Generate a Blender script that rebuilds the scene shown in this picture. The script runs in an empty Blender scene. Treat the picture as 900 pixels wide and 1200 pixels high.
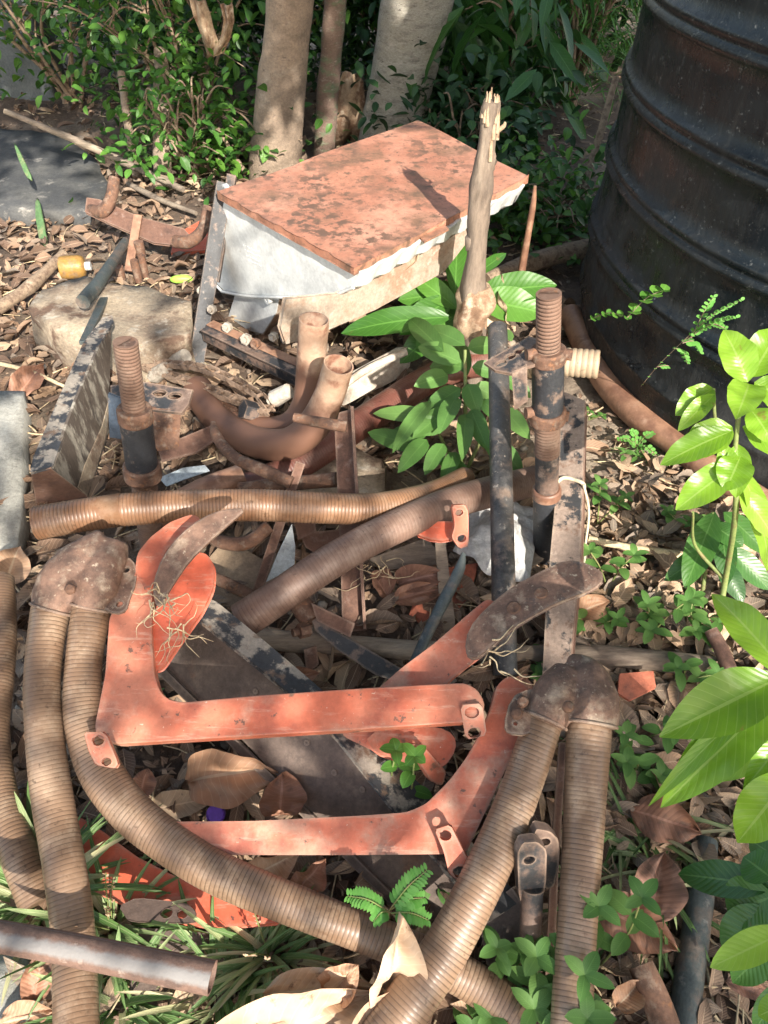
import bpy, bmesh, math, random
from math import sin, cos, pi, radians, sqrt
from mathutils import Vector as V, Matrix, noise
random.seed(7)
R = random.random
def U(a, b): return a + (b - a) * R()
S = bpy.context.scene
C = S.collection
# ------------------------------------------------------------------ camera
CAM_H, PITCH, F = 1.0, radians(45), 903.0
cd = bpy.data.cameras.new('camera'); cam = bpy.data.objects.new('camera', cd); C.objects.link(cam)
cam.location = (0, 0, CAM_H); cam.rotation_euler = (pi/2 - PITCH, 0, 0)
cd.sensor_fit = 'VERTICAL'; cd.sensor_height = 24; cd.lens = 24 * F / 1200
cd.clip_start = 0.02; cd.clip_end = 300
S.camera = cam
# ------------------------------------------------------------------ light
SUN_EL, SUN_AZ = radians(35), (0.36, -0.93)        # horizontal direction towards the sun
sd = V((SUN_AZ[0], SUN_AZ[1], 0)).normalized()
SUNV = V((sd.x*cos(SUN_EL), sd.y*cos(SUN_EL), sin(SUN_EL)))
w = bpy.data.worlds.new('World'); S.world = w; w.use_nodes = True
wn = w.node_tree; bg = wn.nodes['Background']
sky = wn.nodes.new('ShaderNodeTexSky'); sky.sky_type = 'NISHITA'; sky.sun_disc = False
sky.sun_elevation = SUN_EL; sky.sun_rotation = math.atan2(sd.x, sd.y)
wb = wn.nodes.new('ShaderNodeMix'); wb.data_type = 'RGBA'; wb.blend_type = 'MULTIPLY'; wb.inputs[0].default_value = 1; wb.inputs[7].default_value = (1.16, .99, .80, 1)
wn.links.new(sky.outputs[0], wb.inputs[6]); wn.links.new(wb.outputs[2], bg.inputs[0]); bg.inputs[1].default_value = 0.15
sl = bpy.data.lights.new('sun', 'SUN'); sl.energy = 3.6; sl.angle = radians(0.55); sl.color = (1.0, .93, .82)
so = bpy.data.objects.new('sun', sl); C.objects.link(so)
so.rotation_euler = SUNV.to_track_quat('Z', 'Y').to_euler()
S.view_settings.view_transform = 'Standard'; S.view_settings.look = 'None'
S.view_settings.exposure = 1.58; S.view_settings.gamma = 1
S.view_settings.use_curve_mapping = False
S.cycles.use_denoising = True
S.cycles.max_bounces = 6; S.cycles.transparent_max_bounces = 6

# ------------------------------------------------------------------ pixel -> place
def ray(px, py):
    x = (px - 450) / F; y = -(py - 600) / F
    c, s = cos(PITCH), sin(PITCH)
    return V((x, c + y*s, -s + y*c))
def P(px, py, z=0.0):
    d = ray(px, py); return V((0, 0, CAM_H)) + d * ((z - CAM_H) / d.z)
def depth(p):
    q = V(p) - V((0, 0, CAM_H)); return q.y*cos(PITCH) - q.z*sin(PITCH)
def onp(px, py, p0, n):
    d = ray(px, py); o = V((0, 0, CAM_H)); return o + d * ((V(p0) - o).dot(n) / d.dot(n))
def rad(p, wpx): return wpx / 2 / F * depth(p)

# ------------------------------------------------------------------ materials
def mk(name):
    m = bpy.data.materials.new(name); m.use_nodes = True
    nt = m.node_tree; return m, nt, nt.nodes['Principled BSDF']
def ramp(nt, src, lo, hi):
    r = nt.nodes.new('ShaderNodeMapRange'); r.inputs['From Min'].default_value = lo; r.inputs['From Max'].default_value = hi
    nt.links.new(src, r.inputs['Value']); return r.outputs['Result']
def nz(nt, vec, scale, detail=5, rough=.6):
    n = nt.nodes.new('ShaderNodeTexNoise'); n.inputs['Scale'].default_value = scale
    n.inputs['Detail'].default_value = detail; n.inputs['Roughness'].default_value = rough
    nt.links.new(vec, n.inputs['Vector']); return n.outputs['Fac']
def mixc(nt, fac, a, b):
    m = nt.nodes.new('ShaderNodeMix'); m.data_type = 'RGBA'
    for sck, v in ((6, a), (7, b)):
        if isinstance(v, tuple): m.inputs[sck].default_value = (*v[:3], 1)
        else: nt.links.new(v, m.inputs[sck])
    if isinstance(fac, (int, float)): m.inputs[0].default_value = fac
    else: nt.links.new(fac, m.inputs[0])
    return m.outputs[2]
def coords(nt, stretch=None, kind='Object'):
    tc = nt.nodes.new('ShaderNodeTexCoord'); v = tc.outputs[kind]
    if stretch:
        mp = nt.nodes.new('ShaderNodeMapping'); mp.inputs['Scale'].default_value = stretch
        nt.links.new(v, mp.inputs['Vector']); v = mp.outputs[0]
    return v
def bump(nt, bs, h, strength, dist):
    b = nt.nodes.new('ShaderNodeBump'); b.inputs['Strength'].default_value = strength; b.inputs['Distance'].default_value = dist
    nt.links.new(h, b.inputs['Height']); nt.links.new(b.outputs[0], bs.inputs['Normal'])
def M(name, base, layers=(), rough=.7, metal=0.0, bumps=(60, .6, .002), stretch=None, roughvar=.15, fine=(.62, 1.32)):
    """layers: (colour, scale, lo, hi[, detail]) laid over the base where a noise passes lo..hi"""
    m, nt, bs = mk(name); v = coords(nt, stretch); col = tuple(base)
    k = 0
    for L in layers:
        k += 1
        mp = nt.nodes.new('ShaderNodeMapping'); mp.inputs['Location'].default_value = (k*3.1, k*1.7, k*5.3)
        nt.links.new(v, mp.inputs['Vector'])
        f = ramp(nt, nz(nt, mp.outputs[0], L[1], L[4] if len(L) > 4 else 6, .65), L[2], L[3])
        col = mixc(nt, f, col, L[0])
    f = ramp(nt, nz(nt, v, 130, 9, .8), .3, .7)
    hs = nt.nodes.new('ShaderNodeHueSaturation'); 
    mm = nt.nodes.new('ShaderNodeMapRange'); mm.inputs['To Min'].default_value = fine[0]; mm.inputs['To Max'].default_value = fine[1]
    nt.links.new(f, mm.inputs['Value']); nt.links.new(mm.outputs[0], hs.inputs['Value'])
    if isinstance(col, tuple): hs.inputs['Color'].default_value = (*col, 1)
    else: nt.links.new(col, hs.inputs['Color'])
    nt.links.new(hs.outputs[0], bs.inputs['Base Color'])
    rr = nt.nodes.new('ShaderNodeMapRange'); rr.inputs['To Min'].default_value = max(.05, rough-roughvar); rr.inputs['To Max'].default_value = min(1, rough+roughvar)
    nt.links.new(nz(nt, v, 25), rr.inputs['Value']); nt.links.new(rr.outputs[0], bs.inputs['Roughness'])
    bs.inputs['Metallic'].default_value = metal
    if bumps: bump(nt, bs, nz(nt, v, bumps[0]*1.6, 9, .75), bumps[1], bumps[2]*1.3)
    return m

RUST = (.16, .085, .055); RUSTD = (.075, .042, .03); DUST = (.30, .235, .18); BLK = (.018, .019, .022)
m_rust = M('rusty_steel', RUST, [(RUSTD, 34, .45, .65, 9), (DUST, 60, .52, .75, 9), ((.24, .11, .055), 90, .56, .68, 9)], .85)
m_rustred = M('red_brown_rusty_steel', (.16, .085, .06), [((.09, .05, .038), 26, .48, .66), ((.27, .19, .16), 45, .58, .75)], .85)
m_blade = M('worn_rusty_blade', (.18, .105, .075), [((.10, .06, .045), 30, .42, .6, 9), ((.29, .22, .165), 34, .53, .66, 12), ((.04, .04, .042), 16, .60, .68, 9), ((.36, .29, .22), 130, .60, .68, 6)], .7, .1)
m_black = M('chipped_black_paint', (.028, .030, .035), [((.17, .12, .095), 30, .56, .64), ((.28, .235, .20), 55, .62, .72)], .5)
m_blackrust = M('rust_eaten_black_paint', (.03, .031, .034), [((.15, .10, .078), 18, .45, .55), ((.27, .20, .16), 42, .56, .7)], .6)
m_beam = M('brown_steel_beam', (.135, .098, .08), [((.075, .055, .047), 12, .45, .65, 9), ((.24, .18, .145), 26, .55, .8, 10), (RUST, 14, .58, .7)], .65)
m_flaky = M('flaking_grey_paint', (.10, .078, .062), [((.32, .29, .24), 30, .5, .6), ((.05, .04, .035), 18, .56, .66), ((.2, .12, .07), 12, .55, .7)], .8, stretch=(1, 1, .45))
m_orange = M('faded_orange_paint', (.47, .12, .065), [((.47, .17, .105), 9, .42, .62), ((.34, .085, .055), 17, .52, .68), ((.44, .29, .21), 16, .52, .72, 10), ((.17, .085, .055), 13, .615, .66, 11), ((.14, .07, .05), 70, .63, .68, 6), ((.6, .45, .36), 160, .66, .72)], .55, bumps=(90, .25, .001), fine=(.80, 1.14))
m_orangeb = M('bright_orange_paint', (.56, .115, .06), [((.52, .19, .13), 13, .50, .68), ((.13, .06, .045), 60, .66, .70)], .5, bumps=(90, .25, .001), fine=(.80, 1.14))
m_pale = M('worn_pale_edge', (.44, .30, .22), [((.46, .16, .10), 24, .46, .62, 8), ((.25, .17, .12), 60, .6, .7)], .8)
m_lid = M('salmon_painted_lid', (.43, .19, .12), [((.50, .25, .17), 6, .45, .6), ((.34, .145, .09), 9, .46, .66, 9), ((.21, .115, .07), 11, .50, .66, 12), ((.14, .085, .055), 34, .54, .66, 9), ((.12, .07, .05), 110, .61, .67, 6), ((.6, .5, .43), 50, .72, .76)], .6, bumps=(70, .3, .001), fine=(.80, 1.14))
m_white = M('weathered_white_plastic', (.60, .61, .60), [((.48, .49, .49), 14, .45, .65), ((.68, .69, .68), 30, .5, .7), ((.30, .25, .20), 48, .66, .8)], .55, bumps=(50, .25, .001), fine=(.80, 1.14))
m_whited = M('dusty_cream_plastic', (.50, .45, .38), [((.33, .25, .19), 22, .48, .65), ((.2, .13, .09), 14, .58, .7)], .7, bumps=(50, .4, .001))
m_tube = M('smooth_brown_tube', (.30, .165, .105), [((.17, .085, .055), 12, .46, .6), ((.42, .28, .20), 30, .55, .75)], .5, bumps=(30, .2, .001), fine=(.80, 1.14))
m_cup = M('dusty_tan_tube', (.40, .26, .18), [((.19, .085, .055), 7, .5, .58), ((.48, .36, .27), 26, .5, .7)], .6, bumps=(30, .2, .001), fine=(.80, 1.14))
m_wood = M('grey_weathered_wood', (.20, .155, .12), [((.10, .075, .06), 30, .45, .65), ((.34, .28, .22), 22, .55, .75)], .9, bumps=(40, .8, .003), stretch=(1, 1, .25))
m_poles = M('split_grey_pole', (.24, .19, .145), [((.12, .09, .07), 36, .48, .62), ((.33, .27, .2), 18, .5, .7)], .9, bumps=(50, .8, .003), stretch=(.2, 1, 1))
m_bark1 = M('smooth_tan_bark', (.30, .225, .165), [((.20, .15, .11), 14, .45, .65), ((.13, .10, .08), 35, .62, .7), ((.40, .33, .26), 10, .55, .75)], .9, bumps=(40, .8, .006), stretch=(1, 1, 1.3))
m_bark2 = M('ringed_green_brown_bark', (.19, .13, .10), [((.14, .17, .10), 18, .5, .62), ((.34, .29, .24), 40, .58, .7)], .9, bumps=(60, .8, .004), stretch=(1, 1, 2.2))
m_bark3 = M('pale_cracked_bark', (.42, .385, .32), [((.25, .225, .19), 20, .5, .66), ((.55, .51, .44), 13, .5, .7), ((.12, .10, .08), 60, .63, .67)], .9, bumps=(50, 1, .008), stretch=(1, 1, 2.6))
m_stone = M('rough_buff_stone', (.36, .29, .21), [((.24, .18, .13), 9, .45, .6), ((.48, .43, .36), 30, .55, .7), ((.13, .08, .055), 7, .55, .62)], .95, bumps=(30, .9, .006))
m_conc = M('grey_concrete', (.38, .37, .33), [((.20, .20, .18), 12, .5, .66), ((.42, .40, .36), 60, .6, .72)], .95, bumps=(60, .8, .003))
m_dark = M('dark_grey_slab', (.06, .062, .064), [((.12, .118, .11), 9, .45, .65, 9), ((.30, .28, .25), 15, .60, .72)], .8, bumps=(30, .6, .003))
m_chain = M('rusty_chain_steel', (.30, .21, .15), [((.14, .09, .06), 60, .5, .6), ((.38, .31, .25), 90, .6, .7)], .8)
m_alu = M('dull_pale_metal', (.42, .37, .31), [((.25, .2, .16), 40, .5, .6)], .6, .2)
m_wall = M('dim_grey_plaster', (.10, .115, .12), [((.14, .15, .15), 3, .45, .65), ((.06, .07, .07), 7, .5, .7)], .95)
m_wallp = M('pale_grey_plaster', (.55, .54, .50), [((.35, .34, .31), 6, .5, .7)], .95)
m_straw = M('dry_straw', (.55, .44, .28), [((.38, .28, .17), 60, .5, .6)], .85, bumps=None)
m_twig = M('dead_twig', (.26, .19, .13), [((.15, .10, .07), 60, .5, .6), ((.4, .32, .24), 40, .6, .7)], .9, bumps=None)
m_stem = M('green_stem', (.16, .20, .06), [((.22, .14, .07), 30, .5, .7)], .7, bumps=None)
m_cactus = M('green_succulent', (.10, .19, .075), [((.22, .24, .12), 30, .5, .65)], .6)
m_amber = M('amber_plastic', (.34, .19, .05), [((.26, .17, .09), 40, .5, .65)], .35)
m_purple = M('purple_plastic', (.13, .05, .38), [], .4, bumps=None)
m_lime = M('lime_green_skin', (.32, .55, .08), [], .5, bumps=None)
m_bag = M('crumpled_white_plastic', (.66, .66, .65), [((.45, .44, .42), 14, .5, .65)], .4, bumps=(22, .8, .006))
m_card = M('brown_cardboard', (.30, .215, .14), [((.22, .15, .10), 12, .5, .65)], .9)
m_brick = M('red_brick', (.42, .13, .075), [((.25, .10, .07), 20, .5, .65)], .9)
m_rope = M('pale_cord', (.55, .47, .34), [], .9, bumps=(300, .8, .001))
m_plate = M('dark_brown_plate', (.075, .05, .04), [((.14, .10, .08), 20, .5, .7)], .65)
m_dryk = M('curled_dry_bark', (.42, .31, .21), [((.22, .13, .08), 18, .45, .58, 8), ((.54, .44, .33), 34, .55, .7)], .9, bumps=(40, .8, .004))
m_teal = M('greyish_iron_pipe', (.075, .09, .09), [((.16, .13, .11), 24, .5, .62), ((.24, .23, .21), 50, .62, .72)], .5, .2)
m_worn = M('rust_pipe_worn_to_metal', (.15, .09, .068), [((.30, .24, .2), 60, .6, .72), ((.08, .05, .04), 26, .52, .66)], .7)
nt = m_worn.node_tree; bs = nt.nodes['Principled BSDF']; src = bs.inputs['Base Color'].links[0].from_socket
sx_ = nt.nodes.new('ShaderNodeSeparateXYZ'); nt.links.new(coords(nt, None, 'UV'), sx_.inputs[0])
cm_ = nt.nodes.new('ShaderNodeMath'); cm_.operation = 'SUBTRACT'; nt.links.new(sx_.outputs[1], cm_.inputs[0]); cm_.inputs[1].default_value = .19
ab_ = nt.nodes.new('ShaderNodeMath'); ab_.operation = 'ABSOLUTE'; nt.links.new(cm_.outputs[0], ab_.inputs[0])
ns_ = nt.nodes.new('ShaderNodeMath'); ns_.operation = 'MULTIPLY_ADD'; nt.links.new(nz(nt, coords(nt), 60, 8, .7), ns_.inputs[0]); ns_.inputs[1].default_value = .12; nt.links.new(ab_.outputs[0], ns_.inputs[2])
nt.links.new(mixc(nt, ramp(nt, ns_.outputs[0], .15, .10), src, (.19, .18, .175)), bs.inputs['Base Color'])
m_silver = M('bare_grey_metal', (.42, .47, .50), [((.25, .28, .30), 40, .48, .62), (RUST, 24, .6, .68)], .4, .3)

def edgewear(m, colour, lo=.93, hi=.75, rad_=.006, scale=55):
    nt = m.node_tree; bs = nt.nodes['Principled BSDF']; src = bs.inputs['Base Color'].links[0].from_socket
    bv = nt.nodes.new('ShaderNodeBevel'); bv.samples = 4; bv.inputs['Radius'].default_value = rad_
    ge = nt.nodes.new('ShaderNodeNewGeometry'); dt = nt.nodes.new('ShaderNodeVectorMath'); dt.operation = 'DOT_PRODUCT'
    nt.links.new(bv.outputs[0], dt.inputs[0]); nt.links.new(ge.outputs['True Normal'], dt.inputs[1])
    ns = nt.nodes.new('ShaderNodeMath'); ns.operation = 'MULTIPLY_ADD'; nt.links.new(nz(nt, coords(nt), scale, 8, .75), ns.inputs[0]); ns.inputs[1].default_value = .8; nt.links.new(dt.outputs['Value'], ns.inputs[2])
    nt.links.new(mixc(nt, ramp(nt, ns.outputs[0], 1.29, 1.20), src, colour), bs.inputs['Base Color'])
def scuffs(m, colour, k=.5):
    nt = m.node_tree; bs = nt.nodes['Principled BSDF']; src = bs.inputs['Base Color'].links[0].from_socket
    f = ramp(nt, nz(nt, coords(nt, (14, 90, 40)), 1, 8, .7), .56, .72)
    g_ = nt.nodes.new('ShaderNodeMath'); g_.operation = 'MULTIPLY'; nt.links.new(f, g_.inputs[0]); g_.inputs[1].default_value = k
    nt.links.new(mixc(nt, g_.outputs[0], src, colour), bs.inputs['Base Color'])
def hose_mat(name, c1, c2, dust, rough=.45, line=.5):
    m, nt, bs = mk(name); v = coords(nt); uv = coords(nt, None, 'UV')
    sx = nt.nodes.new('ShaderNodeSeparateXYZ'); nt.links.new(uv, sx.inputs[0])
    fr = nt.nodes.new('ShaderNodeMath'); fr.operation = 'FRACT'; nt.links.new(sx.outputs[0], fr.inputs[0])
    pk = nt.nodes.new('ShaderNodeMath'); pk.operation = 'COMPARE'; pk.inputs[1].default_value = .5; pk.inputs[2].default_value = .11
    nt.links.new(fr.outputs[0], pk.inputs[0])
    col = mixc(nt, ramp(nt, nz(nt, v, 9), .4, .62), c1, c2)
    col = mixc(nt, ramp(nt, nz(nt, v, 22, 9, .75), .48, .8), col, dust); col = mixc(nt, ramp(nt, nz(nt, v, 130, 6), .6, .72), col, tuple(x*.55 for x in c2))
    m2 = nt.nodes.new('ShaderNodeMath'); m2.operation = 'MULTIPLY'; nt.links.new(pk.outputs[0], m2.inputs[0])
    nt.links.new(ramp(nt, nz(nt, v, 14), .2, .55), m2.inputs[1])
    m3 = nt.nodes.new('ShaderNodeMath'); m3.operation = 'MULTIPLY'; nt.links.new(m2.outputs[0], m3.inputs[0]); m3.inputs[1].default_value = line*1.6
    col = mixc(nt, m3.outputs[0], col, tuple(x*.38 for x in c2))
    nt.links.new(col, bs.inputs['Base Color'])
    rr = nt.nodes.new('ShaderNodeMapRange'); rr.inputs['To Min'].default_value = rough-.1; rr.inputs['To Max'].default_value = rough+.3
    nt.links.new(nz(nt, v, 18), rr.inputs['Value']); nt.links.new(rr.outputs[0], bs.inputs['Roughness'])
    bump(nt, bs, nz(nt, v, 120), .2, .001)
    return m
m_hose = hose_mat('ribbed_brown_hose', (.235, .152, .10), (.16, .097, .06), (.37, .28, .20), .30, .46)
m_hose2 = hose_mat('ribbed_amber_brown_hose', (.25, .135, .075), (.18, .09, .048), (.36, .25, .17), .30, .40)
m_hose3 = hose_mat('ribbed_dark_brown_hose', (.18, .11, .082), (.135, .08, .06), (.30, .22, .17), .45, .2)
m_hose4 = hose_mat('dark_red_brown_hose', (.15, .055, .04), (.11, .04, .03), (.2, .12, .09), .35, .12)
m_thread = hose_mat('rusty_thread', (.17, .10, .07), (.12, .07, .05), (.28, .2, .15), .75, .62)
m_hosep = hose_mat('pale_tan_hose', (.38, .29, .20), (.32, .24, .16), (.45, .36, .27), .5, .3)

def leaf_mat(name, cols, trans=.3, rough=.45, vein=.5, spots=None, veinc=None, wave=0.0, bmp=.35):
    """cols: three colours picked by the per-leaf random attribute"""
    m, nt, bs = mk(name); uv = coords(nt, None, 'UV'); v = coords(nt)
    at = nt.nodes.new('ShaderNodeAttribute'); at.attribute_name = 'rnd'
    cr = nt.nodes.new('ShaderNodeValToRGB'); e = cr.color_ramp.elements
    e[0].color = (*cols[0], 1); e[0].position = 0; e[1].color = (*cols[-1], 1); e[1].position = 1
    for i in range(1, len(cols)-1):
        x = e.new(i/(len(cols)-1)); x.color = (*cols[i], 1)
    nt.links.new(at.outputs['Fac'], cr.inputs[0])
    col = cr.outputs[0]
    hs = nt.nodes.new('ShaderNodeHueSaturation'); mm = nt.nodes.new('ShaderNodeMapRange')
    mm.inputs['To Min'].default_value = .75; mm.inputs['To Max'].default_value = 1.25
    nt.links.new(nz(nt, v, 45), mm.inputs['Value']); nt.links.new(mm.outputs[0], hs.inputs['Value']); nt.links.new(col, hs.inputs['Color'])
    col = hs.outputs[0]
    if spots: col = mixc(nt, ramp(nt, nz(nt, v, spots[1]), spots[2], spots[3]), col, spots[0])
    sx = nt.nodes.new('ShaderNodeSeparateXYZ'); nt.links.new(uv, sx.inputs[0])
    def mth(op, a, b=None):
        n = nt.nodes.new('ShaderNodeMath'); n.operation = op
        for i, q in enumerate((a, b)):
            if q is None: continue
            if isinstance(q, (int, float)): n.inputs[i].default_value = q
            else: nt.links.new(q, n.inputs[i])
        return n.outputs[0]
    av = mth('ABSOLUTE', mth('SUBTRACT', sx.outputs[1], .5))
    mid = mth('LESS_THAN', av, .028)
    ph = mth('SUBTRACT', mth('MULTIPLY', sx.outputs[0], 13.0), mth('MULTIPLY', av, 4.5))
    fr = mth('FRACT', ph); side = mth('LESS_THAN', mth('ABSOLUTE', mth('SUBTRACT', fr, .5)), .055)
    vn = mth('MAXIMUM', mid, mth('MULTIPLY', side, .45))
    col = mixc(nt, mth('MULTIPLY', vn, vein), col, veinc or tuple(min(1, c*2.0+.04) for c in cols[-1]))
    nt.links.new(col, bs.inputs['Base Color']); bs.inputs['Roughness'].default_value = rough
    hh = mth('ABSOLUTE', mth('SUBTRACT', fr, .5))
    hh2 = mth('ADD', mth('MULTIPLY', hh, 1.0 + wave), mth('MULTIPLY', nz(nt, v, 60), .8))
    bump(nt, bs, hh2, bmp, .002)
    if trans:
        tr = nt.nodes.new('ShaderNodeBsdfTranslucent'); ms = nt.nodes.new('ShaderNodeMixShader'); ms.inputs[0].default_value = trans
        nt.links.new(col, tr.inputs[0]); nt.links.new(bs.outputs[0], ms.inputs[1]); nt.links.new(tr.outputs[0], ms.inputs[2])
        nt.links.new(ms.outputs[0], nt.nodes['Material Output'].inputs[0])
    return m
m_lmango = leaf_mat('fresh_mango_leaf', [(.14, .28, .02), (.20, .38, .03), (.27, .45, .05)], .42, .33, .28, ((.22, .22, .04), 40, .66, .72), (.5, .64, .22), bmp=.15)
m_lmangod = leaf_mat('dark_mango_leaf', [(.025, .085, .018), (.04, .12, .022), (.06, .16, .03)], .25, .35, .3, ((.10, .10, .03), 34, .64, .7), (.2, .36, .12), bmp=.2)
m_lmid = leaf_mat('mid_green_leaf', [(.05, .15, .022), (.075, .20, .03), (.11, .26, .04)], .3, .4, .25, ((.13, .15, .04), 34, .64, .7), bmp=.2)
m_lherb = leaf_mat('soft_green_herb_leaf', [(.07, .17, .035), (.10, .22, .05), (.15, .28, .07)], .3, .55, .12, bmp=.12)
m_lbush = leaf_mat('bush_leaf', [(.03, .09, .018), (.055, .15, .025), (.12, .27, .035)], .35, .4, .2)
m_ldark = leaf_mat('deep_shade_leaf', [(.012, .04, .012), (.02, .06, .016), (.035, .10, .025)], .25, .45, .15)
m_lfern = leaf_mat('bright_fern_leaf', [(.12, .34, .06), (.18, .42, .10)], .35, .5, .05, bmp=.05)
m_grass = leaf_mat('grass_blade', [(.08, .17, .04), (.16, .27, .09), (.32, .38, .18), (.52, .45, .28)], .3, .5, .25)
m_litter = leaf_mat('dry_leaf_litter', [(.10, .06, .04), (.17, .105, .07), (.26, .165, .105), (.21, .17, .135), (.36, .235, .15), (.42, .31, .21)], .1, .75, .35, ((.09, .06, .045), 40, .58, .66))
m_bigdry = leaf_mat('pale_dry_leaf', [(.38, .22, .135), (.48, .33, .22), (.60, .45, .32)], .15, .6, .2, ((.25, .15, .10), 60, .62, .7))
m_dryred = leaf_mat('red_brown_dry_leaf', [(.22, .105, .065), (.32, .165, .105), (.26, .14, .1)], .1, .6, .35, ((.12, .07, .05), 26, .58, .7))

# ------------------------------------------------------------------ objects
def thing(name, label, cat, loc=(0, 0, 0), group=None):
    o = bpy.data.objects.new(name, None); C.objects.link(o); o.location = loc; o.empty_display_size = .05
    o['label'] = label; o['category'] = cat
    if group: o['group'] = group
    return o
def root(o):
    while o.parent: o = o.parent
    return o
def smooth(me, on=True):
    me.polygons.foreach_set('use_smooth', [on]*len(me.polygons))
def link(name, me, mat, parent=None, loc=None, bevel=0, sm=True, autosm=True):
    if mat: me.materials.append(mat)
    o = bpy.data.objects.new(name, me); C.objects.link(o)
    if parent:
        me.transform(Matrix.Translation(-V(root(parent).location))); o.parent = parent
    elif loc is not None:
        me.transform(Matrix.Translation(-V(loc))); o.location = loc
    if sm:
        smooth(me)
    if bevel:
        b = o.modifiers.new('bevel', 'BEVEL'); b.width = bevel; b.segments = 2; b.limit_method = 'ANGLE'; b.angle_limit = radians(35); b.harden_normals = False
        smooth(me, False)
    return o
def tag(o, label, cat, group=None):
    o['label'] = label; o['category'] = cat
    if group: o['group'] = group
    return o
def struct(o): o['kind'] = 'structure'; return o

class G:
    """plain mesh collector"""
    def __init__(s): s.v = []; s.f = []; s.uv = []; s.r = []
    def mesh(s, name, uv=False):
        me = bpy.data.meshes.new(name); me.from_pydata([tuple(q) for q in s.v], [], s.f)
        if s.uv:
            l = me.uv_layers.new(name='UVMap'); idx = [0]*len(me.loops); me.loops.foreach_get('vertex_index', idx)
            flat = []
            for i in idx: flat += s.uv[i]
            l.data.foreach_set('uv', flat)
        if s.r:
            a = me.attributes.new('rnd', 'FLOAT', 'POINT'); a.data.foreach_set('value', s.r)
        me.update(); return me
    def build(s, name, mat, parent=None, loc=None, bevel=0, sm=True):
        return link(name, s.mesh(name), mat, parent, loc, bevel, sm)
    # ---- tube along points
    def tube(s, pts, rr, seg=12, step=None, ridge=0, pitch=.0065, caps=True, jit=0, sharp=False, open_end=None, wall=.0022, smoothit=True):
        pts = [V(p) for p in pts]
        if not isinstance(rr, (list, tuple)): rr = [rr]*len(pts)
        # catmull-rom
        cr = []; 
        if len(pts) > 2 and smoothit:
            n = len(pts)
            for i in range(n-1):
                p0 = pts[max(i-1, 0)]; p1 = pts[i]; p2 = pts[i+1]; p3 = pts[min(i+2, n-1)]
                if i == 0: p0 = p1*2 - p2
                if i == n-2: p3 = p2*2 - p1
                for k in range(12):
                    t = k/12; t2 = t*t; t3 = t2*t
                    cr.append((.5*((2*p1)+(-p0+p2)*t+(2*p0-5*p1+4*p2-p3)*t2+(-p0+3*p1-3*p2+p3)*t3), rr[i]*(1-t)+rr[i+1]*t))
            cr.append((pts[-1], rr[-1]))
        else: cr = list(zip(pts, rr))
        L = [0]
        for i in range(1, len(cr)): L.append(L[-1] + (cr[i][0]-cr[i-1][0]).length)
        tot = L[-1]
        if ridge: step = pitch/4
        if not step: step = tot/max(len(cr)-1, 1)
        n = max(1, int(round(tot/step)));  j = 0; out = []
        for i in range(n+1):
            d = tot*i/n
            while j < len(L)-2 and L[j+1] < d: j += 1
            t = (d-L[j])/max(L[j+1]-L[j], 1e-9); t = min(max(t, 0), 1)
            out.append((cr[j][0].lerp(cr[j+1][0], t), cr[j][1]*(1-t)+cr[j+1][1]*t, d))
        T0 = (out[1][0]-out[0][0]).normalized(); N = T0.orthogonal().normalized()
        base = len(s.v); m = len(out)
        for i, (p, r, d) in enumerate(out):
            T = (out[min(i+1, m-1)][0]-out[max(i-1, 0)][0]).normalized()
            N = (N - T*N.dot(T)).normalized(); B = T.cross(N)
            k = 1.0
            if ridge:
                ph = i % 4; k = 1 + ridge*(.5, .6, -1.7, .6)[ph] if not sharp else 1 + ridge*(1, 0, -1, 0)[ph]
            if jit: k *= 1 + jit*(noise.noise(p*9)*1.0 + noise.noise(p*34)*.4)
            for a in range(seg):
                an = 2*pi*a/seg; kk = k
                if jit: kk *= 1 + jit*noise.noise(p*14 + V((cos(an), sin(an), 0))*1.2)
                s.v.append(p + (N*cos(an)+B*sin(an))*r*kk); s.uv.append((d/pitch, a/seg)); s.r.append(0)
        for i in range(m-1):
            for a in range(seg):
                b = (a+1) % seg
                s.f.append((base+i*seg+a, base+i*seg+b, base+(i+1)*seg+b, base+(i+1)*seg+a))
        def ring(i, rad_, off):
            p, r, d = out[i]; T = (out[min(i+1, m-1)][0]-out[max(i-1, 0)][0]).normalized()
            return p, T
        for endi, last in ((0, False), (m-1, True)):
            if open_end and (('end' in open_end and last) or ('start' in open_end and not last)):
                p, r, d = out[endi]; T = (out[min(endi+1, m-1)][0]-out[max(endi-1, 0)][0]).normalized()
                sgn = -1 if last else 1
                o0 = base + endi*seg; i0 = len(s.v)
                for a in range(seg): s.v.append(V(s.v[o0+a])); s.uv.append((.2, 0)); s.r.append(0)
                for a in range(seg):
                    q = s.v[o0+a]; rl = (q-p).length; s.v.append(p + (q-p)*((rl-wall)/rl)); s.uv.append((.2, 0)); s.r.append(0)
                for a in range(seg): b = (a+1) % seg; s.f.append((i0+a, i0+b, i0+seg+b, i0+seg+a))
                i0 = len(s.v)
                for dist in (0, r*5.0):
                    for a in range(seg):
                        q = s.v[o0+a]; c = p
                        dirv = (q-c); rl = dirv.length
                        s.v.append(c + dirv*((rl-wall)/rl) + T*sgn*dist); s.uv.append((.2, a/seg)); s.r.append(0)
                for a in range(seg):
                    b = (a+1) % seg
                    s.f.append((i0+a, i0+b, i0+seg+b, i0+seg+a))
                s.f.append(tuple(range(i0+seg, i0+2*seg)))
            elif caps:
                k0 = len(s.v)
                for a in range(seg): s.v.append(V(s.v[base+endi*seg+a])); s.uv.append((.2, .5)); s.r.append(0)
                f = tuple(range(k0, k0+seg)); s.f.append(f if last else f[::-1])
        return s
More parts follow.
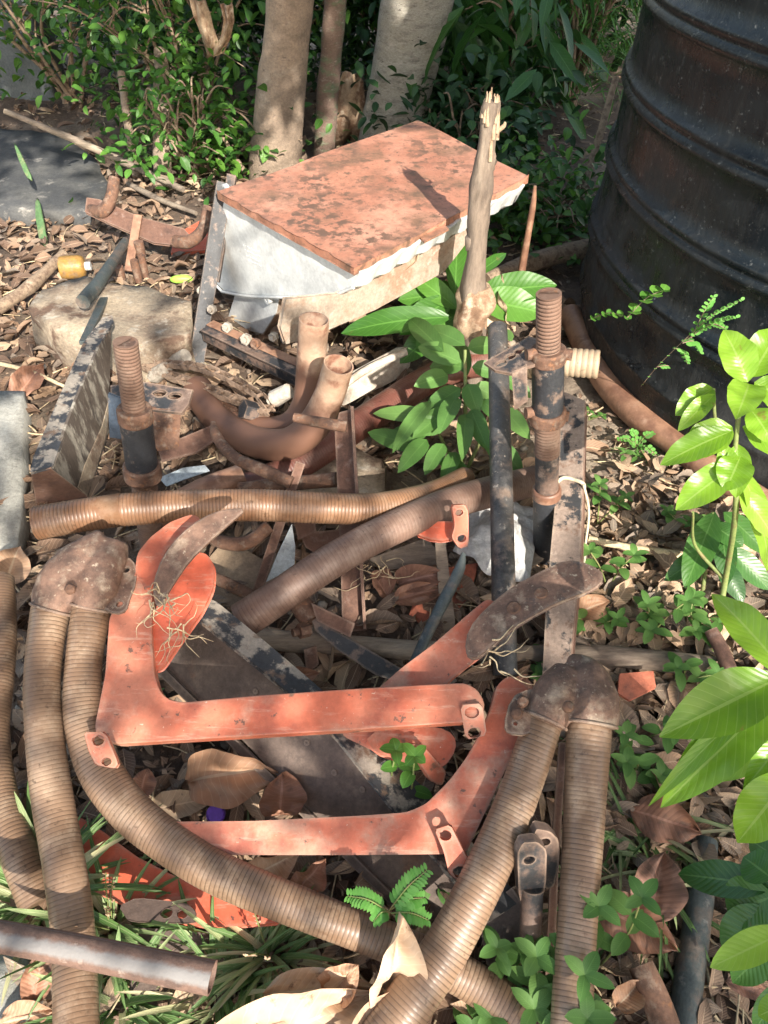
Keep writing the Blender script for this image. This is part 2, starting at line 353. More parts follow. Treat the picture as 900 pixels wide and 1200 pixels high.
    def box(s, c, x, y, z):
        """centre and three half-axis vectors"""
        b = len(s.v); c = V(c); x = V(x); y = V(y); z = V(z)
        for k in (-1, 1):
            for j in (-1, 1):
                for i in (-1, 1):
                    s.v.append(c+x*i+y*j+z*k); s.uv.append((0, 0)); s.r.append(0)
        for f in ((0, 2, 3, 1), (4, 5, 7, 6), (0, 1, 5, 4), (2, 6, 7, 3), (0, 4, 6, 2), (1, 3, 7, 5)): s.f.append(tuple(b+q for q in f))
        return s
    def bar(s, a, b, w, h, up=(0, 0, 1)):
        a = V(a); b = V(b); d = (b-a); u = V(up); T = d.normalized(); x = T.cross(u).normalized(); y = x.cross(T)
        return s.box((a+b)/2, d/2, x*w/2, y*h/2)
    def plate(s, poly, n, th, holes=()):
        """flat plate: outline points in one plane, extruded th against n (top at poly)"""
        bm = bmesh.new(); n = V(n).normalized(); allv = []
        loops = [list(poly)] + [list(h) for h in holes]
        base = len(s.v)
        edges = []; idx = 0; li = []
        for lp in loops:
            vs = [bm.verts.new(p) for p in lp]; 
            for i in range(len(vs)): edges.append(bm.edges.new((vs[i], vs[(i+1) % len(vs)])))
            li.append((idx, len(vs))); idx += len(vs)
        bm.verts.ensure_lookup_table(); bm.verts.index_update()
        if holes:
            r = bmesh.ops.triangle_fill(bm, edges=edges, use_beauty=True, use_dissolve=False, normal=n)
            fs = [f for f in r['geom'] if isinstance(f, bmesh.types.BMFace)]
        else: fs = [bm.faces.new(bm.verts)]
        tops = [[q.index for q in f.verts] for f in fs]
        flip = [f.normal.dot(n) < 0 for f in fs]
        if not holes:
            fs[0].normal_update(); flip = [fs[0].normal.dot(n) < 0]
        pts = [q.co.copy() for q in bm.verts]; bm.free(); N = len(pts)
        for p in pts: s.v.append(p)
        for p in pts: s.v.append(p - n*th)
        for _ in range(2*N): s.uv.append((0, 0)); s.r.append(0)
        for t, fl in zip(tops, flip):
            t2 = t[::-1] if fl else t
            s.f.append(tuple(base+q for q in t2)); s.f.append(tuple(base+N+q for q in t2[::-1]))
        for (i0, k) in li:
            for i in range(k):
                a = base+i0+i; b = base+i0+(i+1) % k
                s.f.append((a, a+N, b+N, b))
        return s
    def disc(s, c, n, r, h, seg=14, cap=True):
        c = V(c); n = V(n).normalized(); return s.tube([c, c+n*h], r, seg=seg)
    def blob(s, c, rx, ry, rz, rot=0, rough=.2, freq=6, sub=3, flat=None):
        bm = bmesh.new(); bmesh.ops.create_icosphere(bm, subdivisions=sub, radius=1)
        b = len(s.v); c = V(c)
        for q in bm.verts:
            p = q.co; k = 1 + rough*noise.noise(p*freq*.4 + c*7) + rough*.4*noise.noise(p*freq + c*3)
            x, y, z = p.x*rx*k, p.y*ry*k, p.z*rz*k
            if flat is not None: z = max(min(z, flat*rz), -flat*rz)
            s.v.append(c + V((x*cos(rot)-y*sin(rot), x*sin(rot)+y*cos(rot), z))); s.uv.append((0, 0)); s.r.append(0)
        for f in bm.faces: s.f.append(tuple(b+q.index for q in f.verts))
        bm.free(); return s
    # ---- leaf
    def leaf(s, base, d, up, L, W, bend=.4, fold=.15, wave=0, nu=6, nv=2, a=.7, b=.9, twist=0, r=None, curlv=0, crumple=0):
        d = V(d).normalized(); n = V(up); n = (n - d*n.dot(d))
        if n.length < 1e-4: n = d.orthogonal()
        n.normalize(); sd_ = d.cross(n); p = V(base); b0 = len(s.v)
        r = R() if r is None else r
        tm = a/(a+b); norm = (tm**a)*((1-tm)**b); ph = R()*6
        for i in range(nu+1):
            t = i/nu
            wd = W/2*((max(t, .0)**a)*(max(1-t, 0)**b))/norm + W*.012
            an = -bend*t; 
            dd = d*cos(an) + n*sin(an); nn = n*cos(an) - d*sin(an)
            if twist: q = Matrix.Rotation(twist*t, 3, dd); ss = q @ sd_; nn = q @ nn
            else: ss = sd_
            for j in range(nv+1):
                v = j/nv*2-1
                lift = abs(v)*wd*fold*2 + curlv*wd*v*v + wave*wd*sin(t*17+ph)*abs(v)
                if crumple: q_ = p*(1.1/W) + ss*v*2 + V((ph, ph, 0)); lift += crumple*W*(noise.noise(q_)*1.0 + .5*noise.noise(q_*2.3)); 
                s.v.append(p + ss*v*wd*(1-.3*abs(curlv)*v*v) + nn*lift); s.uv.append((t, j/nv)); s.r.append(r)
            p = p + dd*L/nu
        for i in range(nu):
            for j in range(nv):
                q = b0+i*(nv+1)+j; s.f.append((q, q+1, q+nv+2, q+nv+1))
        return s
def PT(*a):
    """list of (px,py,z,width px) -> points, radii"""
    pts = [P(q[0], q[1], q[2]) for q in a]; return pts, [rad(p, q[3]) for p, q in zip(pts, a)]
def chaikin(pts, it=1):
    for _ in range(it):
        o = []
        for i in range(len(pts)):
            a, b = V(pts[i]), V(pts[(i+1) % len(pts)]); o += [a*.75+b*.25, a*.25+b*.75]
        pts = o
    return pts
def pxplate(px, p0, n): return [onp(x, y, p0, n) for x, y in px]
def circ(c, n, r, k=14, sx=1.0, ax=None):
    n = V(n).normalized(); x = V(ax).normalized() if ax is not None else n.orthogonal().normalized(); x = (x-n*x.dot(n)).normalized(); y = n.cross(x)
    return [V(c)+x*cos(2*pi*i/k)*r*sx+y*sin(2*pi*i/k)*r for i in range(k)]
def rc(pts, k=.22, it=2):
    for q in range(it):
        o = []; kk = k if q == 0 else .25
        for i in range(len(pts)):
            a, b = V(pts[i]), V(pts[(i+1) % len(pts)]); o += [a.lerp(b, kk), a.lerp(b, 1-kk)]
        pts = o
    return pts
def rabs(pts, d=.007):
    o = []; n = len(pts)
    for i in range(n):
        p, a, c = V(pts[i]), V(pts[i-1]), V(pts[(i+1) % n]); la, lc = (a-p).length, (c-p).length
        q1 = p + (a-p)/la*min(d, la*.33); q2 = p + (c-p)/lc*min(d, lc*.33); m_ = (q1+q2)*.25 + p*.5
        o += [q1, m_, q2]
    return o
def pln(a, b, c):
    a, b, c = P(*a), P(*b), P(*c); n = (b-a).cross(c-a).normalized()
    return a, (n if n.z > 0 else -n)
UP = V((0, 0, 1))
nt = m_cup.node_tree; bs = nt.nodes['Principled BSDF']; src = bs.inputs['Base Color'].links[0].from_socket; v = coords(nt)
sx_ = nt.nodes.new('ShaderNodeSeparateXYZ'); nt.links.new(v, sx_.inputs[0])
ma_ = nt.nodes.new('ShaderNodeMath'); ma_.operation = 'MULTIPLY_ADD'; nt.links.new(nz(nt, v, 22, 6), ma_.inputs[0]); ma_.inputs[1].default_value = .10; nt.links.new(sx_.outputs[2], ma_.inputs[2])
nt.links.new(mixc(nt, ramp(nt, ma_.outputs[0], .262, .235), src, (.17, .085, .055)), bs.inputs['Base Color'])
for m_ in (m_orange, m_orangeb): scuffs(m_, (.60, .38, .28), .75); edgewear(m_, (.30, .20, .145))
edgewear(m_lid, (.22, .12, .08), .96, .8); edgewear(m_beam, (.26, .2, .16)); edgewear(m_rustred, (.30, .21, .16)); edgewear(m_black, (.24, .17, .125)); edgewear(m_blackrust, (.27, .19, .14)); edgewear(m_blade, (.30, .23, .18))
nt = m_lid.node_tree; bs = nt.nodes['Principled BSDF']; src = bs.inputs['Base Color'].links[0].from_socket; v = coords(nt)
q_ = nt.nodes.new('ShaderNodeMath'); q_.operation = 'MULTIPLY'; nt.links.new(ramp(nt, nz(nt, v, 5.5, 4), .46, .58), q_.inputs[0]); nt.links.new(ramp(nt, nz(nt, v, 46, 7, .6), .47, .56), q_.inputs[1])
nt.links.new(mixc(nt, q_.outputs[0], src, (.13, .075, .05)), bs.inputs['Base Color'])
m_chan = M('dusty_brown_channel_paint', (.235, .175, .14), [((.022, .023, .026), 24, .51, .56, 11), ((.34, .27, .22), 70, .6, .7), ((.14, .085, .06), 40, .58, .68)], .7); edgewear(m_chan, (.36, .27, .2))
m_bar = M('worn_grey_bar', (.085, .082, .08), [((.19, .14, .11), 22, .5, .64, 9), ((.04, .04, .042), 16, .52, .6, 8), ((.32, .28, .24), 90, .6, .7)], .42, .25)
m_tanside = M('dusty_tan_housing', (.36, .29, .23), [((.30, .19, .13), 14, .48, .62, 8), ((.48, .42, .35), 40, .55, .7)], .8)
m_flange = M('chipped_black_and_grey_paint', (.035, .036, .04), [((.30, .26, .215), 26, .47, .54, 11), ((.17, .11, .075), 40, .56, .66, 9)], .6)
#@@SETTING
# ================================================================== SETTING
def gh(x, y):
    k = min(1, max(0, (9-abs(y-2))/6))
    return (.018*noise.noise(V((x*2.2, y*2.2, 0))) + .010*noise.noise(V((x*9, y*9, 1))) + .004*noise.noise(V((x*33, y*33, 2))))*k - .012
g = G()
xs = [-60, -30, -15, -8, -5, -3.5] + [-2.5 + i*.025 for i in range(201)] + [3.5, 5, 8, 15, 30, 60]
ys = [-20, -8, -3, -1.2] + [-.4 + i*.025 for i in range(165)] + [4.0, 4.6, 5.5, 7, 10, 20, 50, 90]
for y in ys:
    for x in xs: g.v.append((x, y, gh(x, y)))
nx = len(xs)
for j in range(len(ys)-1):
    for i in range(nx-1): g.f.append((j*nx+i, j*nx+i+1, (j+1)*nx+i+1, (j+1)*nx+i))
m_soil = M('brown_garden_soil', (.17, .118, .085), [((.085, .06, .045), 5, .45, .62), ((.33, .26, .19), 3.2, .52, .66), ((.26, .18, .12), 28, .55, .7), ((.42, .35, .28), 70, .66, .74)], .98, bumps=(45, 1, .012))
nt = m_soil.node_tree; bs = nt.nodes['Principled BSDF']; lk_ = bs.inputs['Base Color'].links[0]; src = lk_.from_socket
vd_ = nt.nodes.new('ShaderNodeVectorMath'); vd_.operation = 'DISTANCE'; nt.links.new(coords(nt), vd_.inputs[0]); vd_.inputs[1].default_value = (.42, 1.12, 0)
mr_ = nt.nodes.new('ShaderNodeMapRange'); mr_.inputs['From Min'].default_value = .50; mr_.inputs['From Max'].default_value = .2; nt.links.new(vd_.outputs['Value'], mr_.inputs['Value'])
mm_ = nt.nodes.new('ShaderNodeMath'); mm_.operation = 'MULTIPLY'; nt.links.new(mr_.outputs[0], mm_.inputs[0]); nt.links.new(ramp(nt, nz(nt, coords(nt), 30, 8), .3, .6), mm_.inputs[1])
nt.links.new(mixc(nt, mm_.outputs[0], src, (.52, .42, .32)), bs.inputs['Base Color'])  # pale soil patch, its sunlit brightness put into the colour
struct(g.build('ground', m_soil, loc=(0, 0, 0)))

# walls far behind
g = G(); g.box((-4.3, 3.75, .5), (3.0, -.35, 0), (.01, .07, 0), (0, 0, .9))
tag(g.build('boundary_wall', m_wall, loc=(-4.3, 3.75, -.4), bevel=.01, sm=False), 'dim grey plastered wall behind the leafy bush at upper left', 'wall')
g = G(); g.box((2.6, 6.2, .6), (2.6, 0, 0), (0, .08, 0), (0, 0, 1.0))
tag(g.build('boundary_wall', m_wallp, loc=(2.6, 6.2, -.4), bevel=.01, sm=False), 'pale wall glimpsed through the dark foliage at the top centre right', 'wall')

# tank
TX, TY, TR = 1.130, 1.526, .672
m_tank, nt, bs = mk('black_tank_plastic')
v = coords(nt); vs_ = coords(nt, (1, 1, .06))
col = mixc(nt, ramp(nt, nz(nt, v, 3), .45, .7), (.006, .0085, .0115), (.010, .014, .018))
stk = ramp(nt, nz(nt, vs_, 60, 9, .7), .52, .70)
col = mixc(nt, stk, col, (.024, .026, .027))
sp = ramp(nt, nz(nt, v, 85, 9, .8), .585, .65); col = mixc(nt, sp, col, (.12, .125, .125))
sz = nt.nodes.new('ShaderNodeSeparateXYZ'); nt.links.new(v, sz.inputs[0])
low = nt.nodes.new('ShaderNodeMapRange'); low.inputs['From Min'].default_value = .7; low.inputs['From Max'].default_value = .0
nt.links.new(sz.outputs[2], low.inputs['Value'])
mu = nt.nodes.new('ShaderNodeMath'); mu.operation = 'MULTIPLY'; nt.links.new(low.outputs[0], mu.inputs[0]); nt.links.new(ramp(nt, nz(nt, v, 9, 9, .7), .42, .68), mu.inputs[1])
col = mixc(nt, mu.outputs[0], col, (.045, .046, .046))
nt.links.new(col, bs.inputs['Base Color'])
rr = nt.nodes.new('ShaderNodeMapRange'); rr.inputs['To Min'].default_value = .14; rr.inputs['To Max'].default_value = .42
nt.links.new(ramp(nt, nz(nt, v, 9, 6), .35, .7), rr.inputs['Value'])
ad = nt.nodes.new('ShaderNodeMath'); ad.operation = 'ADD'; nt.links.new(rr.outputs[0], ad.inputs[0]); nt.links.new(mu.outputs[0], ad.inputs[1]); nt.links.new(ad.outputs[0], bs.inputs['Roughness'])
bs.inputs['Specular IOR Level'].default_value = .27
bump(nt, bs, nz(nt, coords(nt, (1, 1, .4)), 9, 9, .7), .3, .02)
def rib(z0): return [(z0-.022, 0), (z0-.017, .007), (z0-.008, .011), (z0-.002, .004), (z0+.004, .003), (z0+.010, .010), (z0+.017, .007), (z0+.022, 0)]
prof = [(-.03, -.02)]
def Rz(z): return TR - .004 + .010*math.exp(-((z-.16)/.2)**2) - .012*math.exp(-(z/.05)**2)
zs = []
for k, z0 in enumerate([.115, .253, .398, .544, .689, .834, .98, 1.125]):
    zs += rib(z0) if k else [(z0-.012, 0), (z0-.003, .006), (z0+.004, .006), (z0+.012, 0)]
last = .0; prof += [(0.0, 0), (.04, 0), (.08, 0)]
zz = prof + zs; out = []
for i, (z, o) in enumerate(zz):
    if i and z-zz[i-1][0] > .05:
        for q in (1, 2, 3): out.append((zz[i-1][0]+(z-zz[i-1][0])*q/4, .0))
    out.append((z, o))
out += [(1.2, 0), (1.24, -.02), (1.27, -.08), (1.33, -.25), (1.38, -.42), (1.385, -.6)]
g = G(); sg = 160
for z, o in out:
    for a in range(sg):
        an = 2*pi*a/sg; r = Rz(z)+o + .006*noise.noise(V((cos(an)*2.5, sin(an)*2.5, z*4))) + .0025*noise.noise(V((cos(an)*9, sin(an)*9, z*12)))
        g.v.append((TX+cos(an)*r, TY+sin(an)*r, z))
for i in range(len(out)-1):
    for a in range(sg): b = (a+1) % sg; g.f.append((i*sg+a, i*sg+b, (i+1)*sg+b, (i+1)*sg+a))
g.f.append(tuple(range((len(out)-1)*sg, len(out)*sg)))
tank = thing('water_tank', 'big round black plastic tank with raised ribs at upper right', 'water tank', (TX, TY, 0))
g.build('tank_shell', m_tank, tank)
g = G(); g.tube([(TX, TY, 1.38), (TX, TY, 1.43)], [.21, .2], seg=40)
g.build('tank_lid', m_tank, tank)

# trees
def tree(name, label, pts, mat, limbs, shade_crown=None, jit=.04):
    p, r = PT(*[q for q in pts[:1]]); b = p[0]
    t = thing(name, label, 'tree', b, 'trees behind the planter')
    g = G(); ps = [P(q[0], q[1], q[2]) for q in pts[:1]]; rs = [rad(ps[0], pts[0][3])]
    for (px, py, wpx) in [(q[0], q[1], q[3]) for q in pts[1:]]:
        q = onp(px, py, b, V((0, 1, 0))); ps.append(q); rs.append(rad(q, wpx))
    dv = (ps[-1]-ps[0]).normalized()
    q = ps[-1] + dv*1.2; ps.append(q); rs.append(rs[-1]*.85)
    ps.insert(0, ps[0]-V((0, 0, .05))); rs.insert(0, rs[0]*1.12)
    g.tube(ps, rs, seg=32, step=.02, jit=jit); tk = g.build('trunk', mat, t)
    g = G()
    for (dx, dy, dz, rr) in limbs: g.tube([q-dv*.15, q+V((dx*.4, dy*.4, dz*.55)), q+V((dx, dy, dz))], [rs[-1]*.6, rr*1.3, rr], seg=10, jit=.05)
    g.build('limb', mat, tk)
    return t, q
t1, q1 = tree('tree', 'tan smooth barked tree trunk left of the leaning thin trunk', [(322, 205, 0, 60), (330, 100, 0, 57), (340, 0, 0, 56)], m_bark1, [(.5, -1.0, 1.0, .03), (-.5, -.6, 1.0, .03)])
t2, q2 = tree('tree', 'thin ringed greenish brown tree trunk between the two thick trunks', [(379, 190, 0, 24), (385, 100, 0, 26), (393, 0, 0, 26)], m_bark2, [(.1, -.5, .8, .015)], jit=.07)
t3, q3 = tree('tree', 'thick pale cracked bark tree trunk right behind the red lid', [(456, 175, 0, 74), (472, 90, 0, 76), (490, 0, 0, 84)], m_bark3, [(.9, -1.2, .9, .035), (.2, -1.5, 1.0, .03)])
# unseen leaf masses overhead, added along the sun ray to cast wanted shade
def shadeblob(g, tgt, h, rx, ry, rz, n, L=.13):
    c = V(tgt) + SUNV*(h/SUNV.z)
    for _ in range(n):
        u = V((random.gauss(0, .5), random.gauss(0, .5), random.gauss(0, .5)))
        p = c + V((u.x*rx, u.y*ry, u.z*rz))
        an = U(0, 2*pi); g.leaf(p, (cos(an), sin(an), U(-.7, .1)), (U(-.3, .3), U(-.3, .3), 1), L*U(.8, 1.3), L*.36, .5, .1, 0, 3, 2)
g = G()
for x in (-1.7, -1.2, -.75, -.35): shadeblob(g, (x, 2.75+U(-.1, .1), .25), 1.9, .4, .3, .2, 95, .12)
for x in (-2.4, -1.8, -1.2, -.6):
    for y in (3.0, 3.5, 4.1): shadeblob(g, (x, y, .2), 1.9+U(0, .3), .55, .55, .25, 110, .15)
g.build('shade_crown', m_lmangod, t1)
g = G()
for (x, y, rx_, ry_, n_) in ((P(820, 1060).x, P(820, 1060).y, .30, .3, 330), (-.35, 1.0, .5, .40, 230), (-.25, .62, .45, .25, 140), (.02, .78, .3, .3, 80)):  # blobs added out of view to shade the scrap pile and lower right
    shadeblob(g, (x, y, .1), 1.9, rx_, ry_, .3, n_, .10)
for x in (0, .6, 1.2, 1.8, 2.4):
    for y in (3.0, 3.5, 4.1): shadeblob(g, (x, y, .2), 1.9+U(0, .3), .55, .55, .25, 130, .15)
g.build('shade_crown', m_lmangod, t3)

# foliage masses behind
def bush(name, label, cat, px, py, h, rx, ry, n, mat, L, W, stems=5, group='bushes behind the trees', seedv=None, droop=.3, stemmat=None, zmin=.05, lw=(.7, .9), clump=.5):
    b = P(px, py, 0); t = thing(name, label, cat, b, group)
    g = G(); tips = []
    for i in range(stems):
        a = U(0, 2*pi); k = U(.3, .95); top = b + V((cos(a)*rx*k, sin(a)*ry*k, h*U(.6, 1.05)))
        mid = b.lerp(top, .5) + V((U(-.1, .1)*rx, U(-.1, .1)*ry, h*.08))
        g.tube([b+V((U(-.04, .04), U(-.04, .04), -.01)), mid, top], [.009, .006, .003], seg=6)
        for q in range(5):
            f = U(.25, 1); p0 = (b.lerp(mid, f*2) if f < .5 else mid.lerp(top, f*2-1)); d = V((U(-1, 1)*rx, U(-1, 1)*ry, U(-.1, .6)*h))*.6
            g.tube([p0, p0+d*.5+V((0, 0, .03)), p0+d], [.004, .003, .0015], seg=5); tips.append(p0+d); tips.append(p0+d*.5)
        tips.append(top)
    g.build('stem', stemmat or m_twig, t)
    g = G()
    for i in range(n):
        c = random.choice(tips) if R() < clump else b + V((random.gauss(0, .42)*rx, random.gauss(0, .42)*ry, h*U(.05, 1)))
        p = c + V((random.gauss(0, .09), random.gauss(0, .09), random.gauss(0, .08)))
        if p.z < zmin: p.z = zmin + R()*.08
        a = U(0, 2*pi); k = U(.7, 1.3)
        g.leaf(p, (cos(a), sin(a), U(-.9, .5)-droop*.5), (U(-.6, .6), U(-.6, .6), 1), L*k, W*k, U(0, .9), .15, 0, 4, 2, lw[0], lw[1])
    g.build('foliage', mat, t)
    return t
bush('leafy_bush', 'small leaved green bush with bare twigs left of the tan trunk', 'bush', 225, 165, .62, .42, .25, 1500, m_lbush, .040, .021, 9)
bush('leafy_bush', 'sparse twiggy green bush in front of the dim grey wall', 'bush', 85, 120, .55, .45, .2, 560, m_lbush, .042, .024, 9)
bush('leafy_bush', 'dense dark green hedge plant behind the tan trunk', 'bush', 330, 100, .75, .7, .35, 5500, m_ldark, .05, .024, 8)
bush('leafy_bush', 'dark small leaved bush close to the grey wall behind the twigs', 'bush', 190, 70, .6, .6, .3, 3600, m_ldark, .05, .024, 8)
bush('leafy_bush', 'dark bushy growth in the gap between thin trunk and pale trunk', 'bush', 440, 90, .8, .5, .35, 3200, m_lbush, .05, .022, 8)
bush('long_leaved_bush', 'drooping long leaved dark mango bush just right of the pale trunk', 'bush', 560, 150, .55, .26, .2, 330, m_lmangod, .17, .04, 7, droop=1.2)
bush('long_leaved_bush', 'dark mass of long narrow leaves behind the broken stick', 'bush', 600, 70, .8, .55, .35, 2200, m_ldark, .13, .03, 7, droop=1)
bush('wispy_bush', 'feathery narrow leaved bush beside the black tank', 'bush', 668, 120, .75, .28, .24, 2600, m_lmid, .07, .006, 16, droop=.2)
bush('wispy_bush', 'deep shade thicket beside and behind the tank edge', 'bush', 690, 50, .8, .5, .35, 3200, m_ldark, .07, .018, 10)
bush('ground_bush', 'low round leaved dark plants in shade right of the red lid', 'plant', 625, 262, .10, .26, .2, 900, m_lbush, .034, .022, 6, zmin=.01)
bush('leafy_bush', 'sunlit sprig of brighter leaves low in the leafy bush', 'bush', 222, 205, .26, .16, .1, 420, m_lmid, .034, .018, 6)
bush('ground_bush', 'dark low growth filling the gap right of the pale trunk', 'plant', 540, 190, .22, .3, .2, 900, m_ldark, .05, .024, 6, zmin=.01)
bush('ground_bush', 'low dark seedlings under the bush left of the tan trunk', 'plant', 265, 200, .14, .3, .2, 420, m_lbush, .04, .022, 6, zmin=.01)
# bare leaning stems in the dark
for k, (lb, pts) in enumerate([
    ('leaning bare stem in shade left of the tank', [(672, 265, .0, 9), (690, 200, .1, 8), (705, 150, .2, 8), (722, 90, .32, 8)]),
    ('thin grey post standing in the bush left of the tan trunk', [(190, 222, 0, 22), (190, 150, .13, 21), (189, 60, .3, 18)]),
    ('brown leaning stem in the leafy bush at upper left', [(162, 212, 0, 11), (152, 160, .12, 10), (142, 85, .26, 9)])]):
    g = G(); p, r = PT(*pts); g.tube(p, r, seg=12, step=.02, jit=.1)
    tag(g.build(('bare_stem', 'wooden_post', 'bare_stem')[k], m_bark1 if k else m_twig, loc=p[0]), lb, ('stem', 'post', 'stem')[k])
# background twigs
for (lb, pts, mt) in [
    ('long pale dead branch slanting down over the dark slab', [(5, 130, .2, 6), (90, 165, .12, 9), (150, 192, .06, 9), (215, 222, .03, 7)], m_poles),
    ('thin pale branch curving across the leafy bush', [(150, 50, .30, 4), (185, 75, .27, 5), (210, 100, .24, 3)], m_straw),
    ('brown twig leaning right between the bush and tan trunk', [(255, 150, .14, 5), (270, 175, .08, 5), (288, 203, .02, 6)], m_twig),
    ('dry pale stalk lying under the leafy bush', [(150, 215, .02, 6), (190, 235, .02, 7), (230, 250, .02, 5)], m_poles)]:
    g = G(); p, r = PT(*pts); g.tube(p, r, seg=8, step=.01, jit=.12)
    tag(g.build('dead_branch', mt, loc=p[-1]), lb, 'branch', 'dead branches')

# dry bark curls
g = G(); b = P(405, 170, .03)
def sheet(g, px, z0, dz, amp=.012, thick=.002, nu=8):
    """curled flap from a px outline strip: list of (xl, xr, y) rows"""
    rows = []
    for i, (xl, xr, y) in enumerate(px):
        row = []
        for k in range(nu+1):
            q = onp(xl+(xr-xl)*k/nu, y, P(px[-1][0], px[-1][2], z0), V((0, 1, .15)))
            q = q + V((0, 1, 0))*(amp*sin(k/nu*pi*2.2+i*.8) + amp*.8*noise.noise(V((k*.9, i*.7, z0*30))))
            row.append(q)
        rows.append(row)
    b0 = len(g.v)
    for row in rows:
        for q in row: g.v.append(q)
    n = nu+1
    for i in range(len(rows)-1):
        for k in range(nu): g.f.append((b0+i*n+k, b0+i*n+k+1, b0+(i+1)*n+k+1, b0+(i+1)*n+k))
def solid(o, t):
    m = o.modifiers.new('thickness', 'SOLIDIFY'); m.thickness = t; m.offset = 0; return o
sheet(g, [(402, 420, 85), (396, 426, 100), (391, 428, 125), (389, 426, 150), (390, 420, 168)], .0, 0, .02)
solid(tag(g.build('dry_bark', m_dryk, loc=b), 'curled pale dead bark standing between the thin and pale trunks', 'dry bark'), .003)
g = G(); sheet(g, [(222, 240, 0), (226, 246, 18), (232, 250, 34), (238, 256, 50), (244, 250, 66)], .32, 0, .012)
sheet(g, [(258, 272, 5), (262, 274, 25), (258, 270, 45), (248, 262, 62), (244, 250, 66)], .32, 0, .012)
solid(tag(g.build('dry_leaf', m_dryk, loc=P(246, 66, .32)), 'big curled brown dead leaf hanging in the leafy bush', 'dry leaf'), .003)

# slab / stones
def rock(lb, name, mat, poly, z0, z1, cat, bev=.006, seedn=0, inset=1.0, tilt=0):
    """poly: top outline in px at height z1; walls go down to z0"""
    n = 0; g = G(); tp = [P(x, y, z1 + tilt*(i % 2)) for i, (x, y) in enumerate(poly)]
    c = sum(tp, V())/len(tp); bt = [V((c.x+(q.x-c.x)*inset, c.y+(q.y-c.y)*inset, z0)) for q in tp]
    bm = bmesh.new(); a = [bm.verts.new(q) for q in tp]; b_ = [bm.verts.new(q) for q in bt]
    bm.faces.new(a); bm.faces.new(b_[::-1])
    for i in range(len(a)): bm.faces.new((a[i], b_[i], b_[(i+1) % len(a)], a[(i+1) % len(a)]))
    bmesh.ops.recalc_face_normals(bm, faces=bm.faces)
    bmesh.ops.triangulate(bm, faces=bm.faces)
    for _ in range(4): bmesh.ops.subdivide_edges(bm, edges=[e for e in bm.edges if e.calc_length() > .018], cuts=1)
    bmesh.ops.triangulate(bm, faces=bm.faces)
    for q in bm.verts:
        d = V((noise.noise(q.co*14), noise.noise(q.co*14+V((5, 5, 5))), noise.noise(q.co*14+V((9, 1, 4)))))
        d2 = noise.noise(q.co*45)
        q.co += d*bev + V((0, 0, 1))*d2*bev*.3
    me = bpy.data.meshes.new(name); bm.to_mesh(me); bm.free()
    o = link(name, me, mat, None, V((c.x, c.y, z0)), 0, True)
    return tag(o, lb, cat)
rock('dark grey slab lying under the dead branch at upper left', 'stone_slab', m_dark, [(-60, 250), (-60, 150), (10, 150), (70, 158), (112, 185), (125, 215), (118, 236), (105, 250), (40, 246)], -.02, .03, 'slab', .006)
rock('large broken buff stone block behind the left threaded rod', 'stone_block', m_stone, [(30, 362), (48, 338), (98, 322), (150, 333), (222, 352), (222, 392), (170, 410), (120, 400), (60, 385)], -.02, .10, 'stone', .012, inset=1.02)
rock('rectangular grey concrete slab at the left edge', 'concrete_block', m_conc, [(-60, 640), (-60, 458), (28, 458), (22, 642)], -.02, .045, 'slab', .003)
rock('dark concrete lump under the grass at the bottom left corner', 'concrete_block', m_conc, [(-20, 1120), (30, 1120), (42, 1165), (20, 1230), (-30, 1230)], -.02, .03, 'slab', .005)
rock('pale rough stone showing under the crossed brown tubes', 'stone_block', m_stone, [(345, 545), (400, 520), (450, 540), (452, 575), (380, 590), (340, 580)], -.02, .03, 'stone', .01)

# litter on the ground
def litterpos():
    while True:
        y = .1 + 3.6*(R()**1.7); x = U(-1, 1)*(.35+.62*y*1.0)
        if (x-TX)**2+(y-TY)**2 > (TR+.02)**2: return x, y
g = G()
for i in range(4200):
    x, y = litterpos(); k = U(.35, 1.15) if R() < .75 else U(.9, 1.4)
    if (x-.42)**2+(y-1.15)**2 < .07 and R() < .82: continue
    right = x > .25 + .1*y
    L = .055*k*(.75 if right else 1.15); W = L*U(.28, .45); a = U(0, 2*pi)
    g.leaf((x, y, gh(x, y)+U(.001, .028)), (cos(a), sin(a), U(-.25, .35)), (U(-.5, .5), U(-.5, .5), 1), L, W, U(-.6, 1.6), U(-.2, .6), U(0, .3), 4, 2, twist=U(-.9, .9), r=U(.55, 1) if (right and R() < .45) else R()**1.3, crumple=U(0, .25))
for i in range(1900):
    y = 1.15+1.5*R(); x = -y*.62*R()**.8 + .05*y; L = U(.018, .055); a = U(0, 2*pi)
    g.leaf((x, y, gh(x, y)+U(.001, .025)), (cos(a), sin(a), U(-.3, .4)), (U(-.6, .6), U(-.6, .6), 1), L, L*U(.3, .6), U(-.6, 1.6), U(-.2, .6), U(0, .3), 4, 2, twist=U(-.9, .9), crumple=U(0, .3), r=R()**1.2)
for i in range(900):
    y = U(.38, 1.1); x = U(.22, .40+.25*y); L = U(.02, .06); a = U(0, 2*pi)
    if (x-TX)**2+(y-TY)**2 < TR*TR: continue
    g.leaf((x, y, gh(x, y)+U(.006, .03)), (cos(a), sin(a), U(-.3, .4)), (U(-.6, .6), U(-.6, .6), 1), L, L*U(.3, .6), U(-.6, 1.6), U(-.2, .6), U(0, .3), 4, 2, twist=U(-.9, .9), crumple=U(0, .3), r=U(.55, 1))
